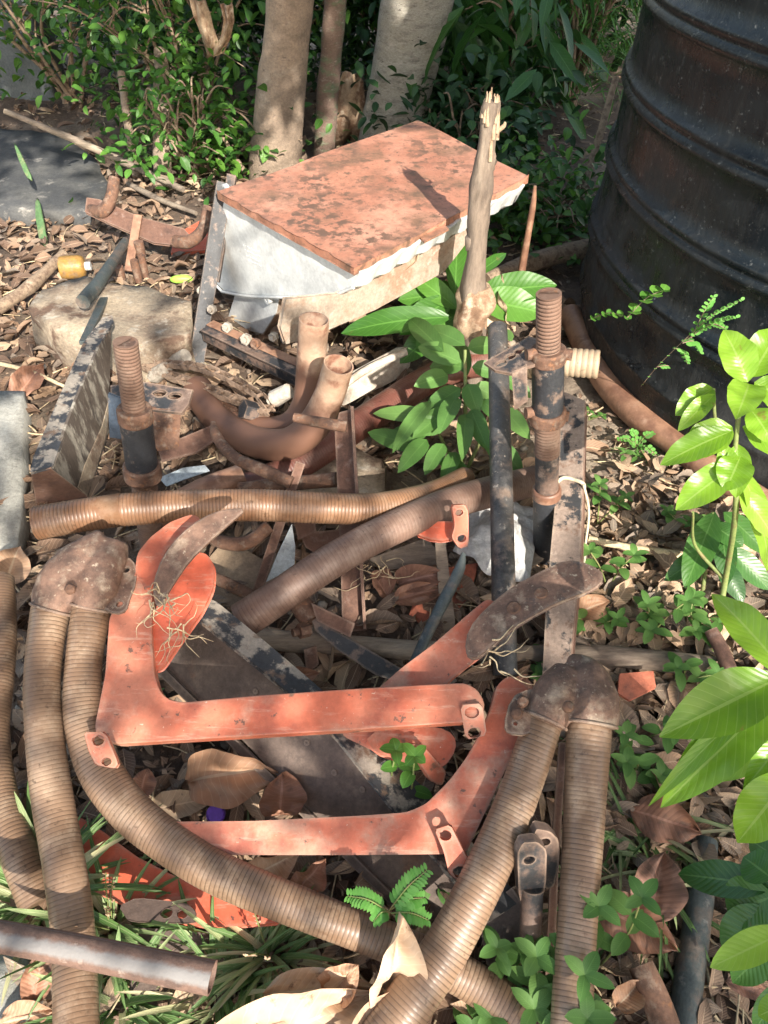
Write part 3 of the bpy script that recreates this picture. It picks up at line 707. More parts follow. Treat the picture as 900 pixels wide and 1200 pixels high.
for i in range(900):
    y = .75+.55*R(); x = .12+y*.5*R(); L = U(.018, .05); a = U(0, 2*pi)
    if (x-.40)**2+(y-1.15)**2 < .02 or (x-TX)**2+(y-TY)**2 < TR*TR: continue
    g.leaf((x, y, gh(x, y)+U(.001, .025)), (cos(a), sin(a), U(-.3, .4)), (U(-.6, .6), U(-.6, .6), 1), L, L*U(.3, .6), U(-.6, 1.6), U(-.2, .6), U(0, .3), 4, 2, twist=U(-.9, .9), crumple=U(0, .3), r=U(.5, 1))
for i in range(240):
    y = .2+1.5*R(); x = U(-1, 1)*(.3+.55*y); a = U(0, 2*pi); L = U(.06, .10)
    g.leaf((x, y, gh(x, y)+U(.005, .03)), (cos(a), sin(a), U(-.1, .3)), (U(-.4, .4), U(-.4, .4), 1), L, L*U(.28, .4), U(-.5, 1.5), U(-.1, .7), U(0, .25), 9, 4, twist=U(-.9, .9), crumple=U(.1, .3))
for i in range(9000):
    x, y = litterpos(); L = U(.005, .022); a = U(0, 2*pi)
    g.leaf((x, y, gh(x, y)+U(.001, .022)), (cos(a), sin(a), U(-.5, .5)), (U(-.8, .8), U(-.8, .8), 1), L, L*U(.3, .9), U(-1, 1), U(-.4, .6), 0, 2, 2, U(.2, .8), U(.2, .8), twist=U(-1, 1))
o = g.build('leaf_litter', m_litter, loc=(0, 0, 0)); o['kind'] = 'stuff'; tag(o, 'dry brown fallen leaves covering the ground', 'leaf litter')
g = G()
for i in range(1700):
    x, y = litterpos(); a = U(0, 2*pi); L = U(.02, .09)*(1.5 if R() < .15 else 1); z = gh(x, y)+U(.004, .022)
    d = V((cos(a), sin(a), U(-.12, .12)))*L; p = V((x, y, z))
    g.tube([p, p+d*.5+V((U(-.1, .1), U(-.1, .1), U(-.05, .1)))*L, p+d], U(.0007, .002), seg=5, step=L/6)
o = g.build('twig_litter', m_straw, loc=(0, 0, 0)); o['kind'] = 'stuff'; tag(o, 'pale straw and thin twigs scattered on the ground', 'twigs')
g = G()
for i in range(1300):
    x, y = litterpos(); r_ = U(.003, .010)*(1.6 if R() < .1 else 1)
    g.blob((x, y, gh(x, y)+r_*.3), r_*U(.8, 1.5), r_, r_*.7, U(0, 3), .4, 3, 1)
o = g.build('gravel', M('gravel_grey', (.28, .23, .18), [((.42, .38, .32), 12, .5, .6), ((.16, .11, .08), 9, .5, .6)], .95, bumps=None), loc=(0, 0, 0)); o['kind'] = 'stuff'; tag(o, 'small stones and soil crumbs between the fallen leaves', 'gravel')
#@@OBJECTS
# ================================================================== HOPPER
HZ = .33
A_, B_, C_, D_ = P(262, 226, HZ), P(420, 313, HZ), P(617, 209, HZ), P(490, 143, HZ)
eu = (B_-A_).normalized(); el = (C_-B_); LEN = el.length; el.normalize(); en = eu.cross(UP).normalized()
if en.y > 0: en = -en
hop = thing('seed_hopper', 'long white plastic hopper with stained salmon red lid', 'hopper', ((A_.x+C_.x)/2, (A_.y+C_.y)/2, .0))
prof_px = [(263, 231), (245, 305), (243, 322), (262, 341), (282, 345), (300, 347), (345, 348), (394, 345), (416, 336), (423, 319)]
pr = pxplate(prof_px, B_, en)
g = G(); n0 = len(pr); NS = 40
side = el*(LEN-.01)
secs = []
for i in range(NS+1):
    t = i/NS; secs.append([q + side*t for q in pr])
b0 = 0
for i, sc_ in enumerate(secs):
    for k, q in enumerate(sc_):
        off = V()
        if k >= 6: off = eu*(.006*abs(sin(i/NS*pi*9)))*(1 if 6 < k < 9 else .5) - UP*(.004*abs(sin(i/NS*pi*9)))
        g.v.append(q + off)
for i in range(NS):
    for k in range(n0): b = (k+1) % n0; g.f.append((i*n0+k, i*n0+b, (i+1)*n0+b, (i+1)*n0+k))
g.f.append(tuple(range(n0))[::-1]); g.f.append(tuple(range(NS*n0, NS*n0+n0)))
body = g.build('hopper_body', m_white, hop, bevel=.003, sm=False)
# rim along the end face edge
g = G(); fr_ = [q + en*.004 for q in pr]
for i in range(1, n0-2): g.tube([fr_[i], fr_[i+1]], .0035, seg=8)
g.build('rim', m_white, body)
# embossed lettering, worn beyond reading
g = G(); o0 = onp(283, 284, B_, en); ud = (onp(322, 302, B_, en)-onp(283, 284, B_, en)).normalized(); vd = (onp(287, 310, B_, en)-o0).normalized()
for rw in range(4):
    x = .004*rw
    while x < .062:
        wd = U(.003, .006)
        g.tube([o0 + ud*(x+.005) + vd*(rw*.0105+.004+U(-.002, .002)) - en*.0002, o0 + ud*(x+.005+wd*.5) + vd*(rw*.0105+.004+U(-.003, .003)) - en*.0002], .0011, seg=6); x += wd + .0022
g.build('embossing', m_white, body, bevel=.0006, sm=False)
# lid: slab with turned down lip
g = G()
lidp = [A_-eu*.006-el*.012, B_+eu*.001-el*.012, C_+eu*.001+el*.004, D_-eu*.004+el*.004]
nu_, nv_ = 30, 24; 
for s_ in (0, 1):
    for i in range(nu_+1):
        for k in range(nv_+1):
            q = (lidp[0].lerp(lidp[1], k/nv_)).lerp(lidp[3].lerp(lidp[2], k/nv_), i/nu_)
            z = .004 + .004*noise.noise(q*5) - .0015*(abs(i/nu_-.335) < .02)
            g.v.append(q + UP*(z if s_ == 0 else -.010))
N1 = (nu_+1)*(nv_+1)
for i in range(nu_):
    for k in range(nv_):
        a = i*(nv_+1)+k; g.f.append((a, a+1, a+nv_+2, a+nv_+1)); g.f.append((N1+a, N1+a+nv_+1, N1+a+nv_+2, N1+a+1))
for i in range(nu_):
    for k in (0, nv_):
        a = i*(nv_+1)+k; b = a+nv_+1; g.f.append((a, b, b+N1, a+N1))
for k in range(nv_):
    for i in (0, nu_):
        a = i*(nv_+1)+k; b = a+1; g.f.append((a, b, b+N1, a+N1))
lid = g.build('lid', m_lid, hop, bevel=.002, sm=False)
g = G(); g.plate(pxplate([(488, 274), (520, 262), (526, 268), (497, 283)], P(500, 272, HZ-.004), UP), UP, .004)
g.build('latch_flap', m_lid, lid, sm=False)
# hinge lugs
for (x, y, z) in ((262, 222, HZ-.004), (246, 302, None), (312, 352, None)):
    q = P(x, y, z) if z else onp(x, y, B_+en*.004, en)
    g = G(); 
    ring_ = circ(q, en, .010, 16); g.plate(ring_, en, .010, [circ(q, en, .0045, 12)])
    g.build('lug', m_white, body, sm=False)
# lower housing
lp = B_ - en*.02
hpx = [(277, 340), (328, 346), (324, 368), (309, 393), (285, 388), (264, 381)]
pp = pxplate(hpx, lp, en)
g = G(); g.plate(pp, en, .001); 
for i in range(len(pp)):
    a, b = pp[i], pp[(i+1) % len(pp)]; k = len(g.v)
    for q in (a, b, b+el*LEN*.95, a+el*LEN*.95): g.v.append(q); g.uv.append((0, 0)); g.r.append(0)
    g.f.append((k, k+1, k+2, k+3))
k = len(g.v)
g.build('lower_housing', m_tanside, hop, sm=False)
g = G(); g.plate(pxplate([(277, 341), (327, 347), (323, 367), (308, 391), (285, 386), (265, 379)], lp+en*.004, en), en, .003); g.build('end_panel', m_white, hop, sm=False)
g = G()
for (x0, y0, x1, y1, ww) in ((335, 384, 420, 350, 6), (330, 398, 450, 350, 11), (410, 366, 500, 322, 8)):
    a = P(x0, y0, .06); b = P(x1, y1, .09); g.tube([a, a.lerp(b, .5), b], rad(a, ww), seg=12)
g.build('feed_shaft', m_whited, hop)
g = G(); g.plate(pxplate([(398, 478), (396, 450), (410, 438), (466, 408), (484, 406), (480, 430), (462, 446)], *pln((398, 470, .02), (470, 408, .09), (470, 440, .03))), pln((398, 470, .02), (470, 408, .09), (470, 440, .03))[1], .004)
p, r = PT((398, 455, .065, 9), (432, 432, .085, 9), (476, 412, .10, 9)); g.tube(p, r, seg=10)
tag(g.build('shaft_guard', m_whited, loc=P(430, 440, .03), sm=False), 'flaking cream sheet guard lying beside the open tan tube ends', 'guard')

tp0 = B_ - eu*.05; g = G(); g.plate(pxplate([(330, 384), (336, 352), (395, 346), (430, 333), (515, 288), (545, 268), (548, 282), (520, 318), (440, 362), (360, 396), (336, 402)], tp0, eu), eu, .01)
g.build('trough_side', m_tanside, hop, bevel=.002, sm=False)
# stand under the hopper
st = thing('hopper_stand', 'black angle iron stand under the near end of the white hopper', 'stand', P(228, 440, 0))
def xbar(g, a, b, w_, h_, up=UP): return g.bar(P(*a), P(*b), w_, h_, up)
g = G(); xbar(g, (263, 214, .335), (228, 438, 0.0), .034, .012, (.3, -1, .3)); 
post = g.build('post', m_black, st, bevel=.0015, sm=False)
g = G(); xbar(g, (272, 205, .33), (252, 330, .14), .02, .02, (0, -1, .3)); g.build('post', m_blackrust, st, bevel=.0015, sm=False)
g = G(); xbar(g, (238, 392, .085), (352, 448, .075), .004, .03); xbar(g, (240, 384, .1035), (356, 440, .0935), .028, .004)
cb = g.build('crossbar', m_blackrust, st, bevel=.001, sm=False)
g = G(); xbar(g, (246, 378, .108), (360, 430, .098), .022, .003); g.build('worn_ledge', m_tube, st, bevel=.001, sm=False)
def bolt(c, n, r, h, mat, parent, name='bolt'):
    n = V(n).normalized(); g = G(); g.tube([V(c), V(c)+n*h*.6], r*1.25, seg=6, step=h); g.tube([V(c)+n*h*.6, V(c)+n*h], r*.65, seg=10, step=h); return g.build(name, mat, parent, sm=False, bevel=.0006)
bn = V((-.3, -.8, .3))
for (x, y, z, r_) in ((250, 362, .13, .008), (268, 383, .12, .009), (290, 397, .12, .010), (301, 402, .118, .009), (322, 394, .12, .008), (238, 340, .14, .008), (238, 430, .04, .009)):
    bolt(P(x, y, z), bn, r_, .018, m_alu if x != 301 else m_rust, st)
for k_, (x, y, z) in enumerate(((205, 425, .05), (182, 440, .05), (322, 467, .10))):
    g = G(); a = P(x, y, z); g.tube([a, a+V((.03, -.01, .025))], [.017, .015], seg=14); g.tube([a-V((.01, -.003, .008)), a], .011, seg=8)
    tag(g.build('spool', m_whited if k_ != 1 else m_alu, loc=a, bevel=.001, sm=False), ('cream plastic roller between the buff stone and black post', 'small pale nut beside the chain near the left threaded rod', 'white hexagonal bush at the end of the chain')[k_], 'roller')

# ------------------------------------------------------------------ chains
def chain(label, pts, wpx, mat, n):
    p = [P(*q) for q in pts]; g = G()
    # sample
    h = G(); h.tube(p, .001, seg=3, step=.0001 if False else None)
    cr = [sum((h.v[i*3+k] for k in range(3)), V())/3 for i in range(len(h.v)//3)]
    L = [0]
    for i in range(1, len(cr)): L.append(L[-1]+(cr[i]-cr[i-1]).length)
    def at(d):
        for i in range(1, len(L)):
            if L[i] >= d: t = (d-L[i-1])/(L[i]-L[i-1]); return cr[i-1].lerp(cr[i], t)
        return cr[-1]
    for i in range(n):
        a = at(L[-1]*i/n); b = at(L[-1]*(i+1)/n); d = (b-a).normalized(); s_ = d.cross(UP).normalized(); u = s_.cross(d)
        hw = rad(a, wpx)
        off = hw*(.95 if i % 2 else .72)
        for sg_ in (-1, 1):
            pl = [a+d*(-.2*hw)+u*hw*q*.62 for q in (-1, 1)] + [b+d*(.2*hw)+u*hw*q*.62 for q in (1, -1)]
            pl = chaikin([q + s_*off*sg_ for q in pl], 2); g.plate(pl, s_, hw*.2)
        g.tube([a-s_*hw*.8, a+s_*hw*.8], hw*.42, seg=8, step=hw*2)
    o = g.build('roller_chain', mat, loc=p[0], sm=False); tag(o, label, 'chain')
chain('rusty roller chain running from the black post to the white bush', [(168, 428, .06), (200, 427, .08), (235, 431, .11), (265, 442, .115), (295, 458, .11), (312, 470, .10), (318, 484, .09)], 11, m_chain, 30)
chain('darker chain strand sagging beneath the upper chain', [(170, 470, .03), (225, 470, .06), (260, 474, .065), (290, 487, .06), (318, 488, .08)], 8, m_rust, 30)
g = G(); g.tube([P(284, 480, .09), P(300, 484, .075)], .021, seg=5, step=.02); tag(g.build('star_knob', m_black, loc=P(290, 482, .07), bevel=.002, sm=False), 'black plastic knob on the lower chain', 'knob')

# ------------------------------------------------------------------ tubes and hoses
def hose(name, label, cat, pts, mat, group=None, ridge=.022, pitch=.0062, seg=28, open_end=None, parent=None, sharp=False, jit=0, wall=.0022):
    p, r = PT(*pts); g = G(); g.tube(p, r, seg=seg, ridge=ridge, pitch=pitch, open_end=open_end, sharp=sharp, jit=jit, wall=wall, step=.01 if not ridge else None)
    if parent: return g.build(name, mat, parent)
    o = g.build(name, mat, loc=V((p[len(p)//2].x, p[len(p)//2].y, 0))); return tag(o, label, cat, group)
HG = 'loose ribbed brown hoses'
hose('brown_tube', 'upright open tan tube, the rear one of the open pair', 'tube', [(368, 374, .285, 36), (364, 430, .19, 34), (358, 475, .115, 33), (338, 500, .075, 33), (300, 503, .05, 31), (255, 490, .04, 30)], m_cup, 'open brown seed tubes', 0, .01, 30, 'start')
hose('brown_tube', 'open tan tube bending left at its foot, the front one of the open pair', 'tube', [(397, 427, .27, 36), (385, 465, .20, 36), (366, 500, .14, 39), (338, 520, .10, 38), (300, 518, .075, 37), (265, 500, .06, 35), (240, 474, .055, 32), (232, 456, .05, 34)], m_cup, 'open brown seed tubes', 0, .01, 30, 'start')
hose('brown_hose', 'dark red brown hose running right behind the green seedling', 'hose', [(628, 426, .06, 34), (590, 424, .06, 34), (545, 428, .06, 34), (500, 446, .055, 34), (450, 478, .05, 35), (405, 508, .05, 36), (365, 535, .045, 38), (330, 556, .04, 38), (290, 572, .03, 36), (245, 590, .03, 36)], m_hose4, HG, .01, .0055)
hose('pale_hose_end', 'short pale tan hose end poking out right of the threaded rod', 'hose', [(615, 427, .10, 33), (650, 424, .12, 33), (702, 427, .13, 33)], m_hosep, None, .03, .011, 28, 'end', wall=.003)
hose('brown_tube', 'smooth orange brown tube end low behind the horizontal hose', 'tube', [(285, 558, .06, 30), (250, 572, .055, 34), (215, 590, .05, 36), (180, 610, .04, 36)], m_tube, 'open brown seed tubes', 0)
hose('brown_hose', 'glossy amber brown hose lying across the left threaded rod foot', 'hose', [(43, 613, .20, 40), (95, 604, .205, 39), (150, 597, .205, 39), (220, 593, .20, 38), (300, 592, .19, 38), (370, 595, .18, 37), (430, 596, .16, 36), (480, 588, .14, 34), (515, 576, .12, 30), (545, 560, .09, 26)], m_hose2, HG, .013, .0052, 30, 'start')
hose('brown_hose', 'thick brown hose slanting up right across the middle', 'hose', [(283, 728, .10, 44), (330, 697, .125, 42), (380, 663, .145, 41), (430, 634, .155, 40), (480, 610, .15, 39), (530, 589, .13, 38), (580, 575, .10, 37), (630, 563, .06, 36)], m_hose3, HG, .006, .006)
hose('brown_hose', 'long brown hose standing at the far left edge', 'hose', [(-1, 680, .10, 33), (2, 740, .09, 33), (-2, 800, .08, 34), (-8, 860, .07, 36), (0, 930, .06, 38), (22, 1000, .05, 42), (45, 1060, .03, 42)], m_hose, HG, .009, .0052)
hose('brown_hose', 'brown pipe curving along the foot of the black tank', 'hose', [(668, 368, .03, 26), (688, 408, .03, 30), (715, 452, .03, 32), (750, 488, .03, 34), (790, 516, .03, 34), (840, 556, .03, 34), (900, 596, .03, 36), (960, 640, .03, 36)], m_tube, HG, 0)

# boots with their hoses
def boot(name, label, lobes, hoses, flange, holes, rivets, zf, n=(0, -.25, 1), mat=None):
    b = P(lobes[0][0][0], lobes[0][0][1], 0); t = thing(name, label, 'hose boot', b, 'steel boots each holding two hoses')
    g = G()
    for lb in lobes: p, r = PT(*lb); g.tube(p, r, seg=20, step=.006)
    me = g.mesh('boot_shell'); o = link('boot_shell', me, m_blade, t)
    rm = o.modifiers.new('merge', 'REMESH'); rm.mode = 'VOXEL'; rm.voxel_size = .0028; rm.use_smooth_shade = True
    sm_ = o.modifiers.new('soften', 'SMOOTH'); sm_.factor = .6; sm_.iterations = 7
    tx = bpy.data.textures.new('dents', 'CLOUDS'); tx.noise_scale = .03
    dp = o.modifiers.new('dents', 'DISPLACE'); dp.texture = tx; dp.strength = .005; dp.mid_level = .5
    n = V(n).normalized(); p0 = P(*zf)
    g = G(); hl = [circ(onp(x, y, p0, n), n, rad(p0, w_), 12) for (x, y, w_) in holes]
    g.plate(chaikin(pxplate(flange, p0, n), 1), n, .004, hl); g.build('flange', m_blade, t, bevel=.0006, sm=False)
    for (x, y, z) in rivets:
        g = G(); q = P(x, y, z); g.tube([q-n*.004, q+n*.002, q+n*.004], [.0065, .0065, .004], seg=12, step=.002); g.build('rivet', m_rust, t)
    for h in hoses: hose('hose', None, None, [(q[0], q[1], q[2], q[3]*(.92 if i_ < 2 else .84)) for i_, q in enumerate(h)], m_hose, ridge=.005, pitch=.0052, parent=t, seg=32, jit=.02)
    for lb in lobes:   # rolled collar where the hose enters
        p, r = PT(*lb[:2]); d = (p[1]-p[0]).normalized(); g = G(); c = p[0]+d*.002
        rg = [c + q for q in [V()]]; pts = circ(c, d, r[0]*.99, 28); g.tube(pts+[pts[0]], .0022, seg=6, step=.004); g.build('collar', m_blade, t)
    return t
boot('hose_boot', 'left rusty steel boot whose two hoses run down the left side',
     [[(60, 716, .215, 49), (72, 684, .235, 57), (98, 655, .25, 50), (126, 634, .26, 32)], [(108, 714, .215, 50), (116, 684, .235, 54), (128, 655, .25, 42), (138, 634, .26, 26)]],
     [[(66, 690, .222, 48), (58, 722, .21, 48), (50, 790, .185, 49), (52, 860, .16, 51), (62, 940, .13, 55), (76, 1020, .11, 56), (86, 1100, .09, 58), (90, 1220, .08, 62)],
      [(112, 690, .222, 48), (106, 722, .21, 48), (98, 780, .185, 50), (98, 840, .16, 54), (116, 900, .135, 58), (150, 948, .12, 58), (195, 985, .11, 57), (245, 1018, .105, 56), (300, 1043, .10, 55), (360, 1067, .09, 54), (440, 1098, .075, 52), (520, 1132, .055, 54), (580, 1168, .045, 56), (640, 1215, .04, 58)]],
     [(118, 655), (150, 652), (160, 662), (160, 684), (152, 702), (148, 716), (135, 720), (122, 714), (108, 700)], [(148, 668, 8), (140, 708, 8)], [(82, 690, .262)], (140, 690, .235))
boot('hose_boot', 'right rusty steel boot whose two hoses run down to the bottom edge',
     [[(638, 846, .19, 52), (650, 815, .205, 54), (668, 790, .21, 42)], [(691, 850, .19, 62), (694, 818, .205, 62), (684, 790, .21, 46), (664, 778, .21, 26)]],
     [[(644, 825, .19, 46), (633, 858, .18, 48), (612, 920, .155, 55), (586, 985, .135, 60), (556, 1050, .12, 62), (520, 1115, .10, 65), (476, 1180, .085, 68), (430, 1250, .07, 72)],
      [(692, 825, .19, 54), (690, 858, .18, 56), (686, 930, .15, 57), (682, 1000, .13, 56), (677, 1080, .11, 55), (672, 1150, .095, 56), (668, 1250, .08, 58)]],
     [(590, 850), (598, 818), (622, 806), (645, 810), (645, 845), (618, 862), (596, 860)], [(604, 848, 6)], [(666, 828, .235), (613, 822, .21), (606, 836, .208)], (615, 835, .20), (0, -.2, 1))

# ------------------------------------------------------------------ orange brackets
def tab(name, px, holes, z, mat, parent, n=(0, -.75, .65), th=.006):
    cx_ = sum(q[0] for q in px)/len(px); cy_ = sum(q[1] for q in px)/len(px); p0 = P(cx_, cy_, z); n = V(n).normalized()
    g = G(); hl = [circ(onp(x, y, p0, n), n, rad(p0, w_)*1.15, 14, 1.25, (1, 0, 0)) for (x, y, w_) in holes]
    g.plate(rc(pxplate(px, p0, n), .14, 1), n, th, hl); return g.build(name, mat, parent, bevel=.0012, sm=False)
def orange(name, label, poly, plane, th, mat, tabs, cat='bracket', group=None, edge=None):
    p0, n = pln(*plane); pts = pxplate(poly, p0, n)
    t = thing(name, label, cat, V((sum(q.x for q in pts)/len(pts), sum(q.y for q in pts)/len(pts), 0)), group)
    g = G(); g.plate(rabs(rabs(pts), .002), n, th); g.build('arm', mat, t, bevel=.0022, sm=False)
    for tb in tabs: tab('mounting_tab', tb[0], tb[1], tb[2], mat, t, *tb[3:])
    return t, p0, n
OG = 'orange L shaped brackets'
plA = ((130, 860, .175), (560, 835, .175), (170, 660, .245))
tA, pA, nA = orange('orange_bracket', 'faded orange L bracket with its long arm across the middle', [(165, 655), (150, 690), (128, 722), (123, 790), (111, 850), (113, 864), (136, 872), (300, 862), (420, 855), (563, 845), (569, 825), (560, 808), (545, 800), (430, 806), (300, 815), (215, 823), (198, 820), (187, 810), (181, 790), (178, 750), (178, 700), (176, 668)],
    plA, .020, m_orange, [([(98, 858), (124, 858), (139, 895), (135, 901), (112, 897), (104, 880)], [(115, 868, 10), (125, 893, 8)], .19, (0, -.5, .85)), ([(539, 826), (565, 824), (571, 862), (546, 867)], [(553, 835, 12), (556, 859, 11)], .172)], 'bracket', OG)
plB = ((200, 985, .115), (510, 975, .115), (598, 805, .175))
tB, pB, nB = orange('orange_bracket', 'dusty orange L bracket with its arm lowest in the picture centre', [(186, 964), (300, 963), (420, 957), (477, 953), (500, 943), (527, 916), (548, 888), (562, 863), (576, 831), (583, 803), (597, 792), (612, 799), (625, 815), (610, 862), (590, 905), (566, 955), (545, 1000), (520, 1000), (420, 1001), (300, 1001), (232, 1001)],
    plB, .019, m_orange, [([(509, 972), (528, 966), (540, 990), (552, 1014), (551, 1032), (540, 1035), (526, 1024), (520, 998)], [(522, 979, 10), (539, 1022, 12)], .125, (-.1, -.6, .75))], 'bracket', OG)
def blade(px, z, parent, bolts=(), mat=None, th=.009, plane=None, camber=.010):
    p0, n = (P(px[0][0], px[0][1], z), V((0, -.25, 1)).normalized()) if plane is None else pln(*plane)
    g = G(); pts = chaikin(pxplate(px, p0, n), 1); g.plate(pts, n, th); o = g.build('blade', mat or m_blade, parent, bevel=.002, sm=False)
    for (x, y, w_) in bolts:
        q = onp(x, y, p0, n); g = G(); g.tube([q-n*.002, q+n*.0012, q+n*.0018], [rad(q, w_), rad(q, w_), rad(q, w_)*.8], seg=16, step=.001); g.build('bolt_head', m_rust, o)
    return o
# shank with blade, left
tD, pD, nD = orange('orange_shank', 'orange shank with a curved rusty blade beside the left boot', [(179, 785), (176, 745), (188, 702), (212, 668), (228, 649), (241, 650), (249, 664), (248, 688), (235, 716), (206, 756), (188, 783)], ((185, 760, .20), (240, 660, .245), (200, 660, .245)), .014, m_orangeb, [], 'shank', 'orange shanks with curved blades')
g = G(); g.plate(pxplate([(160, 668), (163, 648), (178, 630), (200, 613), (224, 604), (234, 608), (214, 622), (192, 645), (182, 680), (172, 690)], P(190, 640, .255), V((.1, -.2, 1))) if False else rabs(pxplate([(160, 668), (163, 648), (178, 630), (200, 613), (224, 604), (234, 608), (214, 622), (192, 645), (182, 680), (172, 690)], P(190, 640, .255), V((.1, -.2, 1)))), V((.1, -.2, 1)), .012); g.build('arm', m_orange, tD, bevel=.002, sm=False)
blade([(291, 595), (262, 596), (236, 606), (210, 626), (190, 652), (179, 682), (180, 704), (186, 713), (194, 700), (205, 682), (222, 657), (246, 634), (270, 613)], .275, tD, [], plane=((291, 595, .30), (180, 704, .255), (210, 640, .285)))
# shank with blade, right
tC, pC, nC = orange('orange_shank', 'red orange shank with a broad rusty blade pointing right', [(400, 860), (436, 815), (470, 785), (510, 755), (548, 722), (572, 702), (600, 720), (578, 756), (540, 785), (505, 815), (470, 850), (440, 880)], ((430, 850, .125), (560, 730, .19), (520, 800, .155)), .015, m_orange, [([(480, 872), (494, 872), (510, 890), (523, 905), (518, 921), (505, 915), (492, 895)], [(492, 882, 9)], .12, (.5, -.5, .6))], 'shank', 'orange shanks with curved blades')
g = G(); g.plate(chaikin(pxplate([(430, 862), (470, 852), (512, 853), (531, 862), (533, 878), (520, 897), (498, 900), (470, 890), (440, 880)], P(480, 875, .12), V((.1, -.3, 1))), 1), V((.1, -.3, 1)), .012); g.build('foot', m_orange, tC, bevel=.002, sm=False)
blade([(546, 764), (550, 738), (570, 714), (602, 688), (640, 668), (665, 657), (690, 662), (709, 675), (692, 690), (655, 703), (620, 721), (592, 740), (568, 762), (555, 770)], .20, tC, [(602, 712, 17), (634, 695, 16)], plane=((548, 760, .20), (700, 673, .25), (600, 690, .225)))
# low orange plate at bottom left
tE, pE, nE = orange('orange_plate', 'bright orange plate with dark slotted strap under the lower left hoses', [(88, 955), (120, 975), (160, 1005), (205, 1028), (262, 1048), (330, 1062), (330, 1080), (250, 1086), (180, 1075), (92, 1035)], ((90, 960, .03), (300, 1070, .045), (100, 1030, .03)), .01, m_orangeb, [], 'plate')
tab('slotted_strap', [(140, 1062), (160, 1052), (218, 1058), (230, 1068), (228, 1082), (150, 1080)], [(195, 1070, 10), (214, 1071, 9)], .052, m_plate, tE, (0, -.1, 1), .004)
g = G(); g.plate(pxplate([(160, 1088), (275, 1095), (250, 1130), (215, 1185), (150, 1190)], P(200, 1130, .02), (0.1, -.3, 1)), V((.1, -.3, 1)), .006)
tag(g.build('steel_plate', m_plate, loc=P(200, 1130, .0), bevel=.001, sm=False), 'dark brown steel plate under the pipe at bottom left', 'plate')
# orange clip on the hose
cl = thing('orange_clip', 'small orange slotted clip gripping the slanting hose', 'clip', P(530, 620, .1))
tab('clip_plate', [(529, 592), (545, 591), (549, 600), (549, 640), (538, 643), (529, 630), (533, 615)], [(538, 601, 7), (541, 631, 8)], .165, m_orangeb, cl, (.3, -.8, .5), .005)
g = G(); g.plate(chaikin(pxplate([(484, 624), (500, 613), (522, 611), (536, 612), (536, 630), (512, 634)], P(510, 620, .14), V((0, -.4, 1))), 1), V((0, -.4, 1)), .010); g.build('clip_arm', m_orangeb, cl, bevel=.001, sm=False)
g = G(); g.plate(pxplate([(200, 296), (205, 275), (240, 255), (252, 262), (250, 292)], P(230, 280, .02), (0, -.1, 1)), UP, .01)
tag(g.build('orange_plate', m_orangeb, loc=P(230, 280, 0), sm=False), 'flat red orange scrap left of the hopper post', 'plate')

# ------------------------------------------------------------------ long beam
bm_ = thing('steel_beam', 'long dark brown steel channel slanting under the orange arms', 'beam', P(400, 900, 0))
pW, nW = pln((236, 706, .165), (600, 1046, .05), (372, 960, .03))
g = G(); g.plate(pxplate([(225, 718), (292, 771), (345, 815), (397, 864), (468, 955), (570, 1075), (590, 1100), (540, 1130), (470, 1062), (374, 960), (286, 868), (185, 777), (200, 748)], pW, nW), nW, .005)
web = g.build('web', m_beam, bm_, bevel=.001, sm=False)
pF, nF = pln((236, 703, .168), (600, 1040, .053), (255, 703, .160))
g = G(); g.plate(pxplate([(222, 716), (240, 700), (254, 706), (310, 752), (369, 802), (433, 860), (509, 937), (610, 1055), (574, 1078), (470, 958), (397, 866), (345, 816), (292, 772)], pF+UP*.002, nF), nF, .006)
g.build('top_flange', m_flange, bm_, bevel=.001, sm=False)
a, b = onp(183, 777, pW, nW), onp(540, 1130, pW, nW); g = G(); g.bar(a+nW*.004, b+nW*.004, .012, .005, nW); g.build('bottom_flange', m_beam, bm_, sm=False)
for (x, y) in ((360, 870), (392, 905), (425, 925), (300, 810)):
    q = onp(x, y, pW, nW); g = G(); g.tube([q, q+nW*.002], .004, seg=10, step=.002); g.build('rivet', m_beam, web)

# ------------------------------------------------------------------ left angle iron
la = thing('angle_iron', 'flaking black and brown angle frame left of the threaded rod', 'angle iron', P(70, 560, 0))
g = G(); pz = P(100, 430, .16)
g.plate(pxplate([(121, 372), (131, 370), (132, 377), (117, 402), (88, 470), (61, 546), (36, 553), (40, 535), (70, 465), (98, 402)], pz, UP), UP, .005); g.build('top_flange', m_flange, la, bevel=.0012, sm=False)
pL, nL = pln((131, 372, .157), (61, 547, .157), (128, 500, .03)); pL = pL
g = G(); g.plate(pxplate([(131, 374), (128, 463), (128, 505), (103, 582), (60, 549), (88, 472), (117, 404)], pL, nL), nL, .005); g.build('web', m_flaky, la, sm=False)
g = G(); p1 = onp(60, 549, pL, nL); p2 = onp(103, 582, pL, nL); p3 = P(36, 553, .155); n3 = (p2-p1).cross(p3-p1).normalized(); n3 = n3 if n3.y < 0 else -n3
g.plate(pxplate([(36, 553), (60, 549), (103, 582), (106, 615), (48, 625)], p1, n3), n3, .005); g.build('end_plate', m_rustred, la, sm=False)
g = G(); g.plate(pxplate([(128, 470), (126, 505), (103, 581), (92, 571), (100, 545), (120, 500)], pL+nL*.003, nL), nL, .002); g.build('bottom_lip', m_stone, la, sm=False)
g = G(); xbar(g, (122, 350, .10), (98, 402, .14), .018, .008); tag(g.build('flat_bar', m_teal, loc=P(110, 375, 0), bevel=.001, sm=False), 'short grey flat bar rising behind the flaking angle frame', 'bar')

